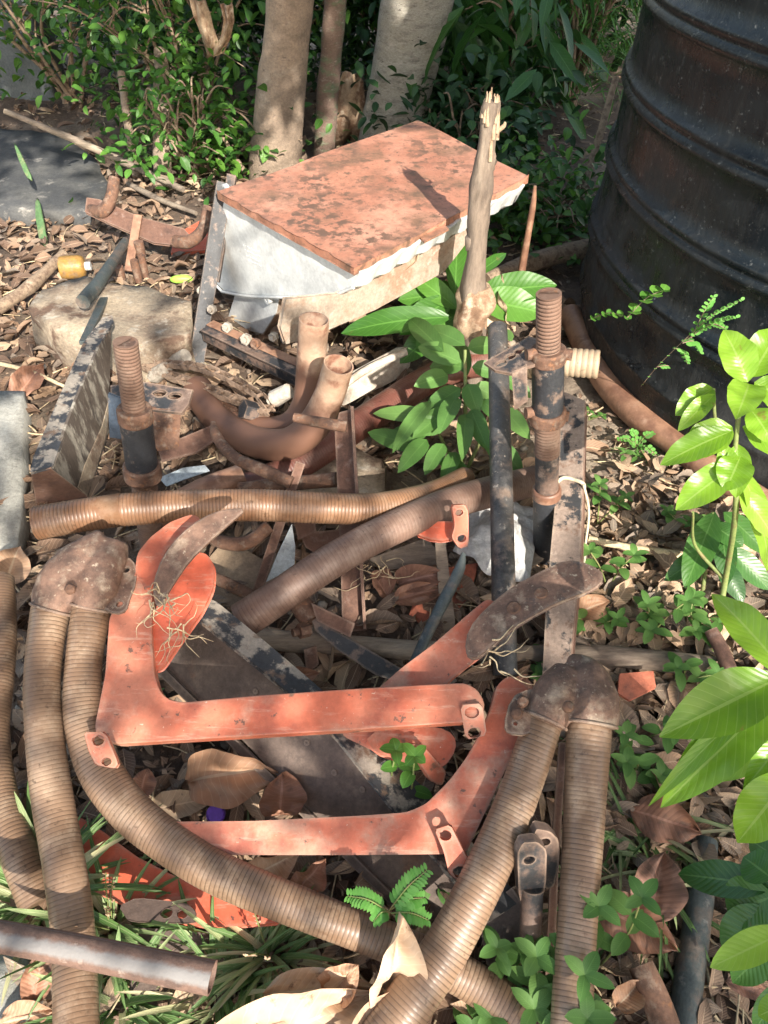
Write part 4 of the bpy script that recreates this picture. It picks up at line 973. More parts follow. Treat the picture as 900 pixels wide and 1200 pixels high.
# ------------------------------------------------------------------ threaded rods
def along(a, b, py):
    lo, hi = 0.0, 1.0
    def ypx(p):
        q = V(p)-V((0, 0, CAM_H)); d = depth(p); yy = (q.y*sin(PITCH)+q.z*cos(PITCH))/d; return 600-F*yy
    for _ in range(40):
        m_ = (lo+hi)/2
        if ypx(a.lerp(b, m_)) < py: lo = m_
        else: hi = m_
    return a.lerp(b, lo)
def rodseg(a, b, y0, y1, wpx, parent, name, mat, ridge=0, pitch=.0042, seg=26, bev=True):
    p0, p1 = along(a, b, y0), along(a, b, y1); r = rad(p0, wpx); g = G()
    if ridge: g.tube([p0, p1], r, seg=seg, ridge=ridge, pitch=pitch, sharp=False)
    else:
        d = (p1-p0).normalized(); h = min(.003, (p1-p0).length*.3)
        g.tube([p0, p0+d*h*.4, p0+d*h, p1-d*h, p1-d*h*.4, p1], [r*.9, r*.97, r, r, r*.97, r*.9], seg=seg, smoothit=False, step=.0015, jit=.012)
    return g.build(name, mat, parent)
def lug(a, b, y, dx, wpx, parent, k=1.0):
    p = along(a, b, y); g = G(); r = rad(p, wpx); g.tube([p+V((dx*.35, 0, 0)), p+V((dx, -.004, 0))], [r, r*.9], seg=14, step=.004, jit=.05); g.build('lug', m_rust, parent)
ra, rb = P(147, 401, .416), P(180, 650, 0.0)
tl = thing('threaded_rod', 'left thick threaded rod with black sleeve and rusty collars', 'threaded rod', rb, 'thick threaded rods standing in the scrap')
rodseg(ra, rb, 401, 486, 28, tl, 'thread', m_thread, .075, .0056)
rodseg(ra, rb, 396, 403, 26, tl, 'rod_end', m_rust)
rodseg(ra, rb, 478, 494, 41, tl, 'collar', m_rust); rodseg(ra, rb, 490, 550, 38, tl, 'sleeve', m_black)
rodseg(ra, rb, 544, 560, 44, tl, 'collar', m_rust); rodseg(ra, rb, 558, 648, 29, tl, 'thread', m_thread, .075, .0056)
lug(ra, rb, 489, .024, 17, tl); lug(ra, rb, 548, -.026, 12, tl); lug(ra, rb, 552, .028, 10, tl)
ra2, rb2 = P(643, 344, .50), P(640, 655, 0.0)
tr_ = thing('threaded_rod', 'tall right threaded rod with black sleeve near the tank', 'threaded rod', rb2, 'thick threaded rods standing in the scrap')
rodseg(ra2, rb2, 344, 416, 29, tr_, 'thread', m_thread, .075, .0056)
rodseg(ra2, rb2, 339, 346, 27, tr_, 'rod_end', m_rust)
rodseg(ra2, rb2, 409, 424, 43, tr_, 'collar', m_rust); rodseg(ra2, rb2, 422, 484, 38, tr_, 'sleeve', m_black)
rodseg(ra2, rb2, 480, 494, 44, tr_, 'collar', m_rust); rodseg(ra2, rb2, 492, 532, 29, tr_, 'thread', m_thread, .075, .0056)
rodseg(ra2, rb2, 530, 576, 28, tr_, 'shaft', m_blackrust); rodseg(ra2, rb2, 572, 582, 34, tr_, 'collar', m_tube); rodseg(ra2, rb2, 580, 652, 32, tr_, 'shaft', m_black)
for (y, dx) in ((414, .032), (414, -.03), (486, .03), (482, -.032)): lug(ra2, rb2, y, dx, 15, tr_)
# hanger plates
br = thing('hanger_bracket', 'folded rusty hanger plate left of the tall threaded rod', 'bracket', P(600, 440, .3))
pc = along(ra2, rb2, 415); 
g = G(); n_ = V((-.25, -.1, 1)).normalized(); hl = [circ(onp(x, y, pc, n_), n_, .006, 12, 1.4, (1, .4, 0)) for (x, y) in ((587, 426), (598, 418), (609, 411))]
g.plate(pxplate([(567, 425), (620, 394), (632, 398), (634, 425), (617, 430), (600, 438), (580, 434)], pc, n_), n_, .004, hl); g.build('top_plate', m_blackrust, br, bevel=.0006, sm=False)
q = onp(608, 434, pc, n_); g = G(); g.plate(pxplate([(600, 436), (617, 429), (618, 470), (603, 480)], q, V((-.15, -1, .15))), V((-.15, -1, .15)), .004); g.build('drop_plate', m_blackrust, br, bevel=.0006, sm=False)
bl = thing('clamp_bracket', 'dented blue black clamp bracket right of the left threaded rod', 'bracket', P(190, 500, 0))
pc = P(195, 465, .17); n_ = V((0, -.25, 1)).normalized()
g = G(); hl = [circ(onp(x, y, pc, n_), n_, .008, 12, 1.6, (1, .0, 0)) for (x, y) in ((187, 461), (205, 464))]
g.plate(pxplate([(130, 452), (172, 448), (226, 457), (221, 474), (213, 484), (170, 480), (130, 470)], pc, n_), n_, .005, hl); g.build('top_plate', m_blackrust, bl, bevel=.001, sm=False)
g = G(); q = onp(195, 480, pc, n_); g.plate(pxplate([(172, 478), (211, 481), (208, 525), (185, 528), (176, 510)], q, V((0, -1, .25))), V((0, -1, .25)), .005); g.build('front_plate', m_rust, bl, bevel=.001, sm=False)
g = G(); g.plate(pxplate([(127, 462), (147, 470), (147, 515), (129, 512)], q, V((0, -1, .2))), V((0, -1, .2)), .006); g.build('side_plate', M('blue_black_paint', (.05, .07, .10), [((.2, .16, .13), 30, .58, .66)], .5), bl, bevel=.001, sm=False)
g = G(); g.plate(pxplate([(185, 525), (250, 498), (252, 515), (230, 530), (190, 540)], P(215, 520, .06), V((0, -.5, 1))), V((0, -.5, 1)), .005)
tag(g.build('rusty_strip', m_rustred, loc=P(215, 520, 0), bevel=.001, sm=False), 'flat rusty strip behind the clamp bracket', 'strip')

# black bar and right flat bar
hose('black_bar', 'round black bar leaning upright in the middle right', 'bar', [(583, 384, .26, 23), (586, 500, .20, 25), (589, 640, .12, 28), (592, 792, .03, 29)], m_bar, None, 0, jit=.015)
fb = thing('channel_bar', 'worn brown and black channel bar right of the tall threaded rod', 'bar', P(660, 700, 0))
pB_, nB_ = pln((668, 465, .22), (652, 785, .05), (690, 480, .215))
g = G(); g.plate(pxplate([(660, 459), (685, 470), (683, 560), (680, 650), (672, 730), (666, 800), (636, 800), (641, 700), (652, 580), (656, 520)], pB_, nB_), nB_, .005); g.build('web', m_chan, fb, bevel=.001, sm=False)
g = G(); e0 = [onp(x, y, pB_, nB_) for x, y in ((685, 471), (683, 560), (680, 650), (672, 730), (666, 800))]
for i in range(4): k = len(g.v); [ (g.v.append(q), g.uv.append((0, 0)), g.r.append(0)) for q in (e0[i], e0[i+1], e0[i+1]-nB_*.035+V((.004, 0, 0)), e0[i]-nB_*.035+V((.004, 0, 0)))]; g.f.append((k, k+1, k+2, k+3))
solid(g.build('flange', m_rustred, fb, sm=False), .004)
g = G(); rp = [onp(x, y, pB_+nB_*.004, nB_) for x, y in ((651, 566), (660, 560), (672, 562), (684, 568))]; rp = [rp[0]-V((.012, 0, .0))] + rp + [rp[-1]+V((.003, .0, -.03))]; g.tube(rp, .0032, seg=8)
g.tube([P(684, 568, .17), P(690, 600, .12), P(686, 640, .07), P(683, 690, .05)], .0022, seg=6)
tag(g.build('cord', m_rope, loc=rp[0]), 'pale cord tied round the brown and black channel bar', 'cord')

# ------------------------------------------------------------------ rusty bits in the middle
fr1 = thing('rusty_bracket', 'rusty upright strap with a round peg behind the crossed hoses', 'frame', P(414, 735, 0))
g = G(); pu, nu1 = pln((400, 490, .21), (412, 735, .02), (415, 490, .21)); g.plate(pxplate([(398, 484), (412, 480), (416, 560), (424, 660), (428, 738), (402, 740), (400, 660), (393, 505)], pu, nu1), nu1, .004); g.build('strap', m_rustred, fr1, bevel=.001, sm=False)
g = G(); a, b = onp(413, 481, pu, nu1), onp(428, 738, pu, nu1); g.bar(a+nu1*.01, b+nu1*.01, .005, .025, nu1); g.build('flange', m_rustred, fr1, bevel=.0008, sm=False)
g = G(); p, r = PT((345, 489, .22, 11), (370, 494, .22, 13), (406, 500, .215, 14)); g.tube(p, r, seg=14, step=.004, jit=.05); g.build('peg', m_rust, fr1)
g = G(); p, r = PT((395, 562, .12, 18), (345, 566, .10, 17), (280, 572, .09, 13)); g.tube(p, r, seg=14, step=.004, jit=.05); g.build('peg', m_rust, fr1)
fr2 = thing('rusty_bracket', 'slanting rusty bar with a hooked rod left of the upright strap', 'frame', P(302, 700, 0))
g = G(); xbar(g, (352, 543, .15), (299, 700, .03), .016, .016, (0, -1, .5)); g.build('bar', m_rustred, fr2, bevel=.001, sm=False)
g = G(); p, r = PT((250, 496, .16, 7), (254, 512, .16, 13), (275, 536, .155, 14), (310, 552, .15, 15), (342, 566, .14, 15)); g.tube(p, r, seg=14, step=.004, jit=.05); g.build('hook', m_rust, fr2)
g = G(); p, r = PT((238, 625, .1, 14), (262, 636, .1, 16), (290, 636, .1, 17), (315, 617, .11, 16)); g.tube(p, r, seg=14, step=.004, jit=.05); g.build('curved_arm', m_rust, fr2)
g = G(); p, r = PT((225, 668, .07, 14), (262, 682, .07, 15), (298, 700, .06, 15)); g.tube(p, r, seg=14, step=.004, jit=.04); g.build('peg', m_rust, fr2)
for k_, (lb, px, z) in enumerate([('small upright rusty plate under the horizontal hose', [(345, 612), (368, 606), (370, 622), (350, 632)], .09), ('rusty gusset plate between the two crossed hoses', [(352, 625), (392, 622), (420, 612), (424, 620), (395, 640), (372, 650), (358, 640)], .06), ('rusty nosed plate behind the clamp bracket and horizontal hose', [(252, 600), (262, 590), (300, 588), (300, 600)], .08), ('dark rusty plate on edge under the wooden pole', [(357, 762), (370, 758), (373, 778), (360, 790)], .05)]):
    g = G(); n_ = V((.1, -.7, .7)).normalized(); g.plate(pxplate(px, P(px[0][0], px[0][1], z), n_), n_, .006)
    tag(g.build('rusty_plate', m_rustred, loc=P(px[0][0], px[0][1], 0), bevel=.001, sm=False), lb, 'plate')
g = G(); g.plate(pxplate([(342, 614), (346, 640), (345, 665), (312, 682), (325, 650)], P(338, 640, .08), V((.3, -.6, .6))), V((.3, -.6, .6)), .003)
tag(g.build('steel_scrap', m_silver, loc=P(338, 640, 0), sm=False), 'bare silver grey steel disc edge behind the slanting hose', 'blade')
g = G(); g.plate(pxplate([(186, 560), (215, 548), (240, 545), (246, 552), (215, 562), (195, 570)], P(215, 555, .05), V((0, -.5, .8))), V((0, -.5, .8)), .003)
tag(g.build('steel_scrap', m_silver, loc=P(215, 555, 0), sm=False), 'thin pale grey steel sliver right of the left threaded rod', 'blade')
cp = thing('rod_clamp', 'rusty clamp with a bolt on the black strap under the slanting hose', 'clamp', P(360, 725, 0))
g = G(); g.tube([P(352, 708, .09), P(366, 728, .08)], rad(P(352, 708, .09), 26), seg=18, step=.004, jit=.05); g.build('clamp_ring', m_rust, cp)
g = G(); g.tube([P(343, 742, .085), P(358, 738, .08)], rad(P(350, 740, .08), 10), seg=12); g.tube([P(350, 740, .085), P(362, 737, .08)], rad(P(350, 740, .08), 18), seg=6, step=.02); g.build('bolt', m_rust, cp, sm=False)
g = G(); g.plate(pxplate([(366, 708), (415, 731), (410, 746), (372, 727)], P(390, 728, .09), V((0, -.6, .7))), V((0, -.6, .7)), .005); g.build('jaw', m_rustred, cp, bevel=.001, sm=False)
g = G(); g.plate(pxplate([(364, 722), (380, 732), (425, 758), (480, 790), (470, 800), (440, 790), (395, 760), (370, 738)], P(400, 745, .07), V((0, -.5, .8))), V((0, -.5, .8)), .005); g.build('strap', m_black, cp, bevel=.001, sm=False)

# clevis between the right hoses
cv = thing('clevis_post', 'black two eared clevis on a rusty post between the right hoses', 'clevis', P(622, 1150, 0))
tab('ear', [(624, 980), (630, 971), (645, 974), (655, 984), (655, 1010), (650, 1038), (640, 1042), (626, 1030)], [(638, 987, 10)], .125, m_blackrust, cv, (.15, -.9, .4), .012)
tab('ear', [(606, 1000), (612, 988), (630, 986), (641, 996), (640, 1030), (636, 1054), (622, 1060), (608, 1054)], [(620, 1008, 10)], .135, m_blackrust, cv, (.15, -.9, .4), .012)
hose('shaft', None, None, [(624, 1040, .11, 26), (622, 1090, .07, 25), (620, 1170, .01, 26)], m_blackrust, ridge=0, parent=cv)
g = G(); g.plate(pxplate([(655, 870), (664, 870), (655, 1010), (648, 1170), (638, 1170), (646, 1000)], P(652, 1000, .07), V((-.1, -.5, 1))), V((-.1, -.5, 1)), .005)
tag(g.build('flat_bar', m_rustred, loc=P(650, 1050, 0), sm=False), 'narrow brown bar edge seen between the two right hoses', 'bar')
g = G(); g.plate(pxplate([(560, 1070), (600, 1040), (612, 1060), (606, 1130), (596, 1150), (570, 1130)], P(585, 1090, .04), V((-.2, -.5, 1))), V((-.2, -.5, 1)), .006)
tag(g.build('rusty_plate', m_beam, loc=P(585, 1090, 0), sm=False), 'dark rusty plate below the beam end between the right hoses', 'plate')

# pipes
hose('iron_pipe', 'worn grey and rusty pipe lying at the bottom left', 'pipe', [(-60, 1087, .15, 34), (60, 1108, .15, 35), (160, 1128, .145, 36), (249, 1146, .14, 37)], m_worn, 'iron pipes', 0, open_end='end', seg=30, jit=.012)
hose('iron_pipe', 'dark greenish pipe in the shade at bottom right', 'pipe', [(828, 985, .015, 26), (820, 1060, .01, 30), (808, 1140, .01, 34), (796, 1230, .01, 38)], m_teal, 'iron pipes', 0, jit=.02)
hose('iron_pipe', 'short rusty bar stub ending among leaves at bottom right', 'pipe', [(751, 1131, .045, 30), (770, 1175, .04, 34), (790, 1235, .04, 38)], m_rust, 'iron pipes', 0, jit=.03)
hose('iron_pipe', 'short grey rod resting on the buff stone block', 'pipe', [(147, 283, .07, 10), (120, 325, .12, 14), (97, 354, .135, 17)], m_teal, 'iron pipes', 0, jit=.03)
hose('rusty_stake', 'short red painted rusty stake among herbs at the right', 'stake', [(833, 738, .05, 16), (845, 760, .04, 18), (855, 785, .03, 19)], m_rustred, None, 0, jit=.1)
# worn metal strip of the pipe lies in its material
# ------------------------------------------------------------------ wood
hose('wooden_pole', 'grey wooden pole lying across the ground behind the orange arms', 'pole', [(255, 735, .03, 22), (320, 750, .03, 24), (420, 757, .03, 24), (520, 764, .03, 24), (640, 768, .02, 24), (720, 770, .015, 26), (850, 782, .01, 24)], m_poles, None, 0, jit=.09)
hose('broken_stick', 'short black and splintered stick leaning right of the rusty clamp', 'stick', [(543, 648, .17, 5), (538, 668, .155, 13), (520, 705, .12, 14), (500, 745, .09, 14), (480, 790, .06, 14)], m_teal, None, 0, jit=.12)
g = G(); g.plate(pxplate([(510, 636), (522, 634), (534, 735), (518, 745)], P(520, 690, .05), V((0, -.6, .8))), V((0, -.6, .8)), .006)
tag(g.build('wooden_stake', m_poles, loc=P(520, 690, 0), sm=False), 'flat pale wooden stake behind the splintered stick', 'stake')
g = G(); g.plate(pxplate([(432, 655), (500, 630), (512, 645), (512, 662), (450, 668)], P(470, 650, .05), V((0, -.4, .8))), V((0, -.4, .8)), .01)
tag(g.build('wooden_board', m_poles, loc=P(470, 650, 0), sm=False), 'weathered board end below the slanting hose', 'board')
for (lb, px, z, mt, nm, ct) in [('torn brown cardboard under the silver steel edge', [(240, 660), (265, 632), (318, 662), (322, 690), (275, 712), (240, 700)], .03, m_card, 'cardboard', 'cardboard'),
        ('flat wooden offcut right of the white bag', [(604, 640), (650, 628), (655, 645), (612, 668)], .03, m_poles, 'wooden_board', 'board'),
        ('red brown clay tile piece behind the splintered stick', [(500, 670), (560, 660), (550, 700), (505, 740), (480, 720)], .02, m_dryred, 'tile_piece', 'tile'),
        ('reddish tile fragment right of the right steel boot', [(727, 790), (765, 787), (768, 805), (738, 820), (725, 812)], .035, m_brick, 'tile_piece', 'tile')]:
    g = G(); n_ = V((0.05, -.15, 1)).normalized(); g.plate(pxplate(px, P(px[0][0], px[0][1], z), n_), n_, .005)
    tag(g.build(nm, mt if mt is not m_dryred else m_brick, loc=P(px[0][0], px[0][1], 0), bevel=.001, sm=False), lb, ct)
# plastic bag
g = G(); nb = 26
for i in range(nb+1):
    for k in range(nb+1):
        u, v_ = i/nb, k/nb; q = P(545+90*u-15*v_, 590+60*v_+35*u*v_, .04) ; e = min(u, 1-u, v_, 1-v_)
        q = q + UP*(.05*sqrt(max(e, 0)) + .022*noise.noise(q*18) + .012*noise.noise(q*50)); g.v.append(q)
for i in range(nb):
    for k in range(nb): a = i*(nb+1)+k; g.f.append((a, a+1, a+nb+2, a+nb+1))
tag(g.build('plastic_bag', m_bag, loc=P(580, 620, 0)), 'crumpled white plastic bag half hidden by the black bar', 'bag')

# standing broken stick
yb = 1.40
def vert(px, py): return onp(px, py, V((0, yb, 0)), V((0, 1, 0)))
stk_ = thing('broken_branch', 'upright grey broken branch with splintered pale top', 'branch', vert(556, 445))
pts = [(556, 450, 32), (554, 400, 34), (553, 360, 33), (557, 310, 31), (561, 260, 30), (565, 210, 28), (570, 165, 26), (575, 130, 25), (577, 118, 22)]
p = [vert(a, b) for a, b, c in pts]; g = G(); g.tube(p, [rad(q, c[2]*.86)*U(.9, 1.1) for q, c in zip(p, pts)], seg=36, step=.003, jit=.2); g.build('stem', m_wood, stk_)
g = G(); g.tube([vert(554, 395), vert(551, 375), vert(556, 352), vert(558, 335)], [.023, .034, .031, .022], seg=40, step=.003, jit=.42); g.build('loose_bark', m_dryk, stk_)
for (kx, ky) in ((574, 190), (552, 285)):
    g = G(); c = vert(kx, ky); g.blob(c, .012, .012, .02, 0, .4, 5, 2); g.build('knot', m_wood, stk_)
g = G()
for i in range(16):
    a = 2*pi*i/16; c = vert(573 + 9*cos(a), U(135, 190)); r0 = .012; y_ = sin(a)*r0
    tp = vert(577+9*cos(a)*.9, U(104, 124)) ; g.tube([c+V((0, y_-.004, 0)), c.lerp(tp, .5)+V((0, y_, 0)), tp+V((0, y_*.6, 0))], [.004, .0038, .0012], seg=5, jit=.2)
g.tube([vert(580, 155), vert(590, 148), vert(592, 143)], [.005, .004, .002], seg=6)
g.build('splinters', m_dryk, stk_)
g = G(); p = [onp(x, y, V((0, 1.6, 0)), V((0, 1, 0))) for x, y in ((610, 325), (616, 290), (624, 245), (627, 218))]; g.tube(p, [.009, .008, .0065, .003], seg=12, jit=.12)
tag(g.build('broken_stick', m_tube, loc=p[0]), 'thin brown stick standing in front of the dark shade', 'stick')
hose('log', 'dark brown log lying in the shade behind the stick', 'log', [(570, 330, .03, 20), (640, 302, .03, 24), (700, 290, .03, 24)], m_twig, None, 0, jit=.12)

# ------------------------------------------------------------------ upper left clutter
hk = thing('hooked_bar', 'rusty flat bar with two hooks lying near the dark slab', 'hooked bar', P(170, 300, 0))
g = G(); g.plate(pxplate([(102, 232), (116, 234), (165, 255), (215, 268), (222, 276), (216, 288), (180, 284), (130, 262), (100, 248)], P(160, 260, .10), V((0, -.5, 1))), V((0, -.5, 1)), .008); g.build('bar', m_rustred, hk, bevel=.0015, sm=False)
for pp_ in ([(106, 246, .11, 13), (120, 248, .12, 15), (130, 232, .15, 14), (134, 208, .19, 13)], [(205, 283, .11, 14), (222, 283, .12, 15), (238, 268, .15, 13), (243, 242, .19, 11)]):
    g = G(); p, r = PT(*pp_); g.tube(p, r, seg=14, step=.004, jit=.06); g.build('hook', m_rust, hk)
g = G(); g.bar(P(162, 252, .12), P(151, 318, .02), .022, .01, (0, -1, .5)); g.build('shank', m_tube, hk, bevel=.0015, sm=False)
for (x, y, z, h, r_, lb_) in ((143, 327, .0, .035, .014, 'short stout rusty pin, leftmost behind the buff stone'), (163, 330, 0, .06, .013, 'slim upright rusty pin in the middle of the pin cluster'), (171, 324, 0, .06, .012, 'rightmost upright rusty pin behind the buff stone'), (166, 300, .04, .04, .016, 'brown rounded pin head standing above the other pins')):
    g = G(); q = P(x, y, z); g.tube([q, q+V((0, 0, h))], r_*.8, seg=14, jit=.05)
    o = g.build('rusty_pin', m_rust, loc=q, bevel=.001, sm=False); tag(o, lb_, 'pin', 'rusty pins behind the stone')
bt = thing('bottle', 'dirty amber plastic bottle lying behind the buff stone', 'bottle', P(88, 325, 0))
a, b = P(70, 314, .035), P(100, 312, .035); g = G(); d = b-a; g.tube([a, a+d*.05, a+d*.3, a+d*.75, a+d*.95, b], [.018, .027, .029, .029, .024, .013], seg=20, step=.003, jit=.05); g.build('bottle_body', m_amber, bt)
g = G(); g.tube([b, b+d.normalized()*.014], .011, seg=14); g.build('cap', m_bag, bt, sm=False)
hose('branch', 'brown stick lying at the left edge behind the straw', 'branch', [(-20, 372, .02, 18), (30, 340, .03, 15), (75, 298, .04, 11)], m_twig, None, 0, jit=.15)
hose('straw_stalk', 'bright pale straw stalk above the concrete slab', 'straw', [(-10, 424, .03, 5), (35, 435, .035, 5), (76, 453, .03, 4)], m_straw, None, 0)
hose('straw_stalk', 'pale bamboo sliver on the soil right of the channel bar', 'straw', [(690, 632, .02, 9), (740, 642, .025, 9), (808, 652, .02, 10)], m_straw, None, 0, jit=.1)
hose('straw_stalk', 'thin dry stalk slanting on the bright soil near the tank pipe', 'straw', [(678, 545, .02, 4), (700, 570, .03, 5), (720, 580, .02, 4)], m_twig, None, 0, jit=.1)
g = G(); q = P(212, 327, .012); g.blob(q, .03, .012, .011, .1, .1, 3, 3); tag(g.build('green_pod', m_lime, loc=q-V((0, 0, .01))), 'bright lime green pod right of the rusty pins', 'pod')
cpw = P(253, 954, .02); g = G(); g.tube([cpw, cpw+V((.002, -.004, .010)), cpw+V((.002, -.005, .012))], [.0125, .012, .010], seg=20); tag(g.build('bottle_cap', m_purple, loc=cpw, sm=False, bevel=.001), 'small purple plastic cap above the lowest orange arm', 'bottle cap')
g = G(); g.leaf(P(54, 290, 0), P(36, 205, .10)-P(54, 290, 0), (0, -1, .4), .2, .022, .1, .3, .1, 10, 2, .25, .5); g.leaf(P(37, 212, .09), P(8, 152, .18)-P(37, 212, .09), (0, -1, .4), .15, .014, .1, .3, .1, 10, 2, .3, .6)
solid(tag(g.build('succulent_stem', m_cactus, loc=P(54, 290, 0)), 'spiky green succulent stem in front of the dark slab', 'succulent'), .006)

# root tangles
def tangle(label, cx_, cy_, z, spread, n, dirv):
    g = G(); c = P(cx_, cy_, z)
    for i in range(n):
        p0 = c + V((random.gauss(0, spread*.3), random.gauss(0, spread*.3), U(0, .01))); pts = [p0]; d = (V(dirv)+V((U(-1, 1), U(-1, 1), U(-.4, .4)))).normalized()
        for k in range(5):
            d = (d + V((U(-.8, .8), U(-.8, .8), U(-.5, .5)))).normalized(); pts.append(pts[-1]+d*spread*U(.2, .45))
        g.tube(pts, [.0013, .0008, .0007, .0005, .0004, .0002], seg=5)
    return tag(g.build('dry_roots', m_straw, loc=c), label, 'dry roots')
tangle('tangled pale roots caught on the left orange shank', 188, 700,   .275, .033, 13, (.5, -1, 0))
tangle('wispy pale roots hanging right of the left orange shank', 212, 735,   .22, .032, 10, (.7, -1, -.3))
tangle('pale dry strands looped round the red orange shank', 575, 775, .20, .035, 9, (.6, -.2, 0))
tangle('dry root strands on the board under the slanting hose', 445, 665, .06, .04, 12, (0, -1, 0))
# ================================================================== PLANTS
CAMP = V((0, 0, CAM_H))
def pxleaf(g, b, t, wpx, bend=.35, fold=.12, nu=12, nv=4, a=.75, bb=.85, wave=.05, face=.6, side=(0, 0, 0), r=None, twist=0, crumple=0):
    """b, t = (px, py, z) of leaf base and tip"""
    B0, T0 = P(*b), P(*t); d = T0-B0; L = d.length*1.03; m_ = (B0+T0)/2; up = ((CAMP-m_).normalized()*face + UP*(1-face) + V(side)).normalized()
    dn = d.normalized(); n = (up-dn*up.dot(dn)).normalized(); d0 = dn*cos(bend/2)+n*sin(bend/2)
    g.leaf(B0, d0, n, L, 2*rad(m_, wpx), bend, fold, wave, nu, nv, a, bb, twist, r, 0, crumple)
def plant(name, label, cat, base, stems, leaves, mat, smat=m_stem, group=None, lk={}, sw=None):
    """stems: lists of (px,py,z,w); leaves: (b, t, w[, kw])"""
    bp = P(*base); t = thing(name, label, cat, bp, group)
    g = G()
    for s_ in stems: p, r = PT(*s_); g.tube(p, r, seg=7, step=.01)
    if stems: g.build('stem', smat, t)
    g = G()
    for l_ in leaves:
        kw = dict(lk); 
        if len(l_) > 3: kw.update(l_[3])
        pxleaf(g, l_[0], l_[1], l_[2], **kw)
    g.build('leaves', mat, t); return t
SG = 'young mango saplings'
# mango seedling beside the broken branch
plant('mango_sapling', 'big leaved mango seedling between the lid and broken branch', 'sapling', (530, 440, 0),
      [[(530, 445, 0, 5), (533, 400, .08, 5), (533, 350, .15, 4)]],
      [((533, 345, .16), (537, 262, .24), 27), ((528, 350, .16), (470, 392, .12), 34), ((526, 345, .16), (468, 352, .15), 30), ((530, 372, .15), (402, 392, .10), 32, dict(bend=.7)),
       ((536, 362, .15), (482, 322, .19), 26), ((535, 370, .14), (489, 408, .1), 34), ((560, 345, .16), (650, 335, .18), 38, dict(bend=.3)), ((560, 352, .16), (636, 368, .14), 42, dict(bend=.4)),
       ((555, 325, .17), (592, 298, .18), 15), ((520, 380, .12), (470, 425, .06), 30), ((540, 380, .12), (520, 330, .17), 24)], m_lmid, group=SG)
# ovate seedling: broad green leaves
lv = []
for (bx, by, tx, ty, w_) in [(545, 405, 495, 385, 26), (548, 408, 590, 405, 24), (540, 425, 485, 405, 28), (545, 430, 500, 430, 24), (553, 430, 592, 440, 22), (548, 440, 535, 400, 22), (540, 455, 492, 490, 27),
        (548, 450, 562, 490, 25), (555, 452, 588, 470, 24), (535, 465, 513, 515, 25), (530, 478, 478, 520, 26), (545, 485, 540, 548, 22), (552, 480, 575, 535, 24), (520, 500, 470, 500, 26), (505, 505, 440, 520, 26),
        (500, 515, 462, 560, 24), (520, 520, 495, 562, 22), (560, 500, 590, 560, 24), (510, 490, 430, 485, 22), (490, 525, 425, 505, 24), (535, 530, 515, 575, 20), (565, 470, 600, 500, 22), (590, 440, 625, 470, 22), (590, 480, 625, 520, 24), (585, 520, 615, 560, 22), (505, 470, 455, 540, 22), (600, 400, 570, 385, 20), (525, 440, 480, 455, 25), (520, 412, 478, 372, 26), (515, 540, 555, 560, 22)]:
    z = .20 - (by-400)*.0009; tx, ty, w_ = bx+(tx-bx)*.88, by+(ty-by)*.88, w_*.92; lv.append(((bx, by, z), (tx, ty, max(.02, z-.02+U(-.02, .02))), w_, dict(side=(U(-.3, .3), U(-.3, .3), 0))))
plant('green_seedling', 'dense clump of broad oval green leaves in the centre', 'seedling', (540, 560, 0),
      [[(540, 560, 0, 5), (545, 490, .10, 5), (545, 410, .20, 4)], [(540, 560, 0, 5), (515, 510, .07, 4), (500, 480, .10, 3)], [(545, 555, 0, 5), (570, 500, .08, 4), (590, 445, .14, 3)]], lv, m_lherb, lk=dict(a=.55, bb=.8, nu=8, nv=4, bend=.5))
# right side sapling, bright sunlit leaves
plant('mango_sapling', 'sunlit lime green mango sapling in front of the black tank', 'sapling', (835, 860, 0),
      [[(835, 765, 0, 7), (850, 680, 0.08, 7), (862, 600, 0.26, 7), (862, 520, 0.35, 6), (872, 450, 0.42, 5)], [(862, 540, 0.33, 5), (840, 500, 0.36, 4), (836, 455, 0.4, 4)], [(850, 680, 0.08, 5), (815, 640, 0.12, 4), (812, 600, 0.23, 3)]],
      [((876, 448, 0.42), (848, 388, 0.46), 40), ((880, 442, 0.42), (915, 385, 0.46), 44), ((878, 450, 0.42), (862, 492, 0.41), 42, dict(face=.7)), ((884, 448, 0.42), (925, 475, 0.4), 38), ((836, 455, 0.4), (792, 487, 0.37), 30), ((838, 462, 0.4), (795, 505, 0.36), 22),
       ((858, 500, 0.37), (800, 535, 0.33), 42), ((858, 505, 0.37), (775, 545, 0.32), 34), ((862, 545, 0.33), (793, 597, 0.27), 38, dict(face=.75)), ((864, 520, 0.35), (862, 582, 0.29), 30), ((866, 545, 0.33), (895, 665, 0.12), 27, dict(bend=.6)), ((868, 535, 0.34), (850, 575, 0.31), 40), ((870, 500, 0.37), (935, 540, 0.33), 40), ((866, 575, 0.29), (905, 630, 0.23), 30),
       ((852, 560, 0.31), (848, 520, 0.35), 26), ((880, 480, 0.39), (905, 520, 0.37), 34)], m_lmango, group=SG, lk=dict(a=.75, bb=.95, wave=.16, fold=.2, bend=.6))
plant('mango_sapling', 'dark leaved mango sprout low behind the bright sapling', 'sapling', (822, 700, 0),
      [[(822, 705, 0, 5), (830, 640, .06, 5), (835, 600, .11, 4)]],
      [((838, 600, .11), (803, 688, .05), 34, dict(face=.8)), ((845, 610, .10), (852, 685, .05), 26), ((840, 640, .08), (780, 680, .03), 26), ((850, 640, .08), (900, 690, .03), 28), ((842, 655, .07), (870, 705, .03), 24), ((835, 615, .1), (870, 640, .09), 26), ((848, 600, .11), (900, 650, .08), 26)], m_lmangod, group=SG)
